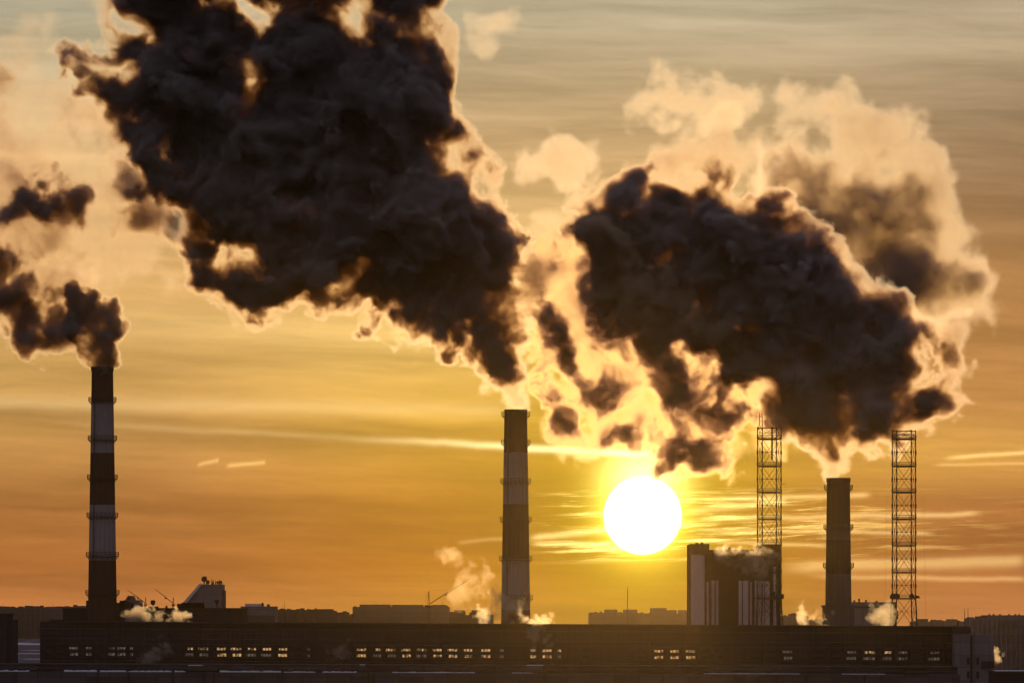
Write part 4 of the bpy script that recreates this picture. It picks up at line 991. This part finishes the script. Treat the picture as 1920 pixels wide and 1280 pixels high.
# little steam vents
def steam(label, D, puffs, sigma=.022, edge=14, er=.95, pad=26, vm='gold', warp=5, cs=.27):
    xs = [p[0] for p in puffs]; ys = [p[1] for p in puffs]; r = max(p[2] for p in puffs)
    return smoke(label, D, min(xs) - r - pad, max(xs) + r + pad, min(ys) - r - pad, max(ys) + r + pad, r + pad, [
        dict(puffs=puffs, sigma=sigma, edge=edge, warp=warp, blend=9, billow=2.5, grow=5, erode=er, cap=.8)], VM[vm], vox=(1.3, 2.0, 1.3), cs=cs, name='steam_puff', cat='steam', group='steam vents on the roofs')
steam('low golden steam on the hall roof right of the first chimney', 1830.0, [(238, 1158, 7), (246, 1154, 9), (256, 1152, 9), (266, 1149, 9), (264, 1142, 6), (276, 1154, 8), (288, 1160, 6), (300, 1158, 5), (310, 1160, 5), (322, 1161, 4), (335, 1161, 4), (348, 1161, 3)], sigma=.060, edge=12, er=.95, cs=.26)
steam('golden steam rising at the left foot of the middle chimney', 1830.0, [(915, 1158, 9), (925, 1150, 13), (932, 1140, 13), (938, 1128, 11), (936, 1118, 8), (905, 1162, 6), (950, 1155, 10), (962, 1140, 12)], sigma=.026)
steam('small bright steam wisp at the right foot of the middle chimney', 1830.0, [(990, 1163, 5), (1002, 1162, 6), (1014, 1161, 5), (1024, 1158, 4)], sigma=.04)
steam('faint ring of steam drifting left of the middle chimney', 2100.0, [(868, 1090, 9), (862, 1108, 10), (875, 1120, 9), (892, 1112, 9), (900, 1095, 9), (905, 1075, 10), (888, 1062, 9), (850, 1047, 9), (835, 1042, 8), (880, 1085, 8)], sigma=.0065, edge=14)
steam('bright steam puff left of the short chimney foot', 1900.0, [(1528, 1158, 9), (1540, 1158, 10), (1520, 1162, 7), (1548, 1150, 8), (1500, 1148, 9), (1510, 1150, 10)], sigma=.020, edge=12)
steam('grey steam curl in front of the grey block', 1900.0, [(1648, 1148, 11), (1655, 1142, 9), (1645, 1160, 9), (1662, 1162, 8), (1660, 1152, 8)], sigma=.011, edge=13)
steam('golden steam drifting across the roof of the tall striped block', 1870.0, [(1425, 1055, 14), (1405, 1045, 14), (1435, 1040, 12), (1380, 1045, 12), (1360, 1042, 9), (1430, 1065, 12), (1400, 1058, 12)], sigma=.024, edge=13, er=.8)
steam('small bright jet of steam at the right of the stair tower', 1850.0, [(1868, 1230, 4), (1867, 1223, 2.5), (1872, 1231, 4), (1866, 1217, 1)], sigma=.05, edge=6, er=.4, pad=14)
steam('grey wisp of steam in front of the hall near the left windows', 1780.0, [(262, 1238, 5), (275, 1232, 7), (288, 1226, 9), (300, 1218, 8), (310, 1210, 7)], sigma=.02, er=.8)
steam('small grey puff of steam before the dark windowless hall wall', 1780.0, [(626, 1228, 8), (636, 1224, 9), (646, 1218, 8)], sigma=.02, er=.8)
steam('grey twist of steam rising across the hall windows by the middle chimney', 1780.0, [(1004, 1185, 8), (1012, 1195, 9), (1020, 1205, 9), (1024, 1216, 8), (1018, 1226, 6), (1030, 1212, 7)], sigma=.02, er=.8)
print('smoke built in', time.time() - _t0)
#SMOKE_END

# ------------------------------------------------------------------ haze
hzm = bpy.data.materials.new('warm thin haze'); hzm.use_nodes = True
t = NT(hzm.node_tree); t.N.clear()
pv = t.N.new('ShaderNodeVolumePrincipled'); pv.inputs['Color'].default_value = (1, .72, .12, 1); pv.inputs['Density'].default_value = 1.35e-7; pv.inputs['Anisotropy'].default_value = .97
oo = t.N.new('ShaderNodeOutputMaterial'); pv2 = t.N.new('ShaderNodeVolumePrincipled'); pv2.inputs['Color'].default_value = (.050, .034, .013, 1); pv2.inputs['Density'].default_value = 4.4e-5; pv2.inputs['Anisotropy'].default_value = .3
ad = t.N.new('ShaderNodeAddShader'); t.L.new(pv.outputs[0], ad.inputs[0]); t.L.new(pv2.outputs[0], ad.inputs[1]); t.L.new(ad.outputs[0], oo.inputs['Volume'])
mb = MB(); mb.box(-2100, 2100, -400, 5300, -1, 260); hb = mb.build('haze', hzm); tag(hb, kind='stuff')
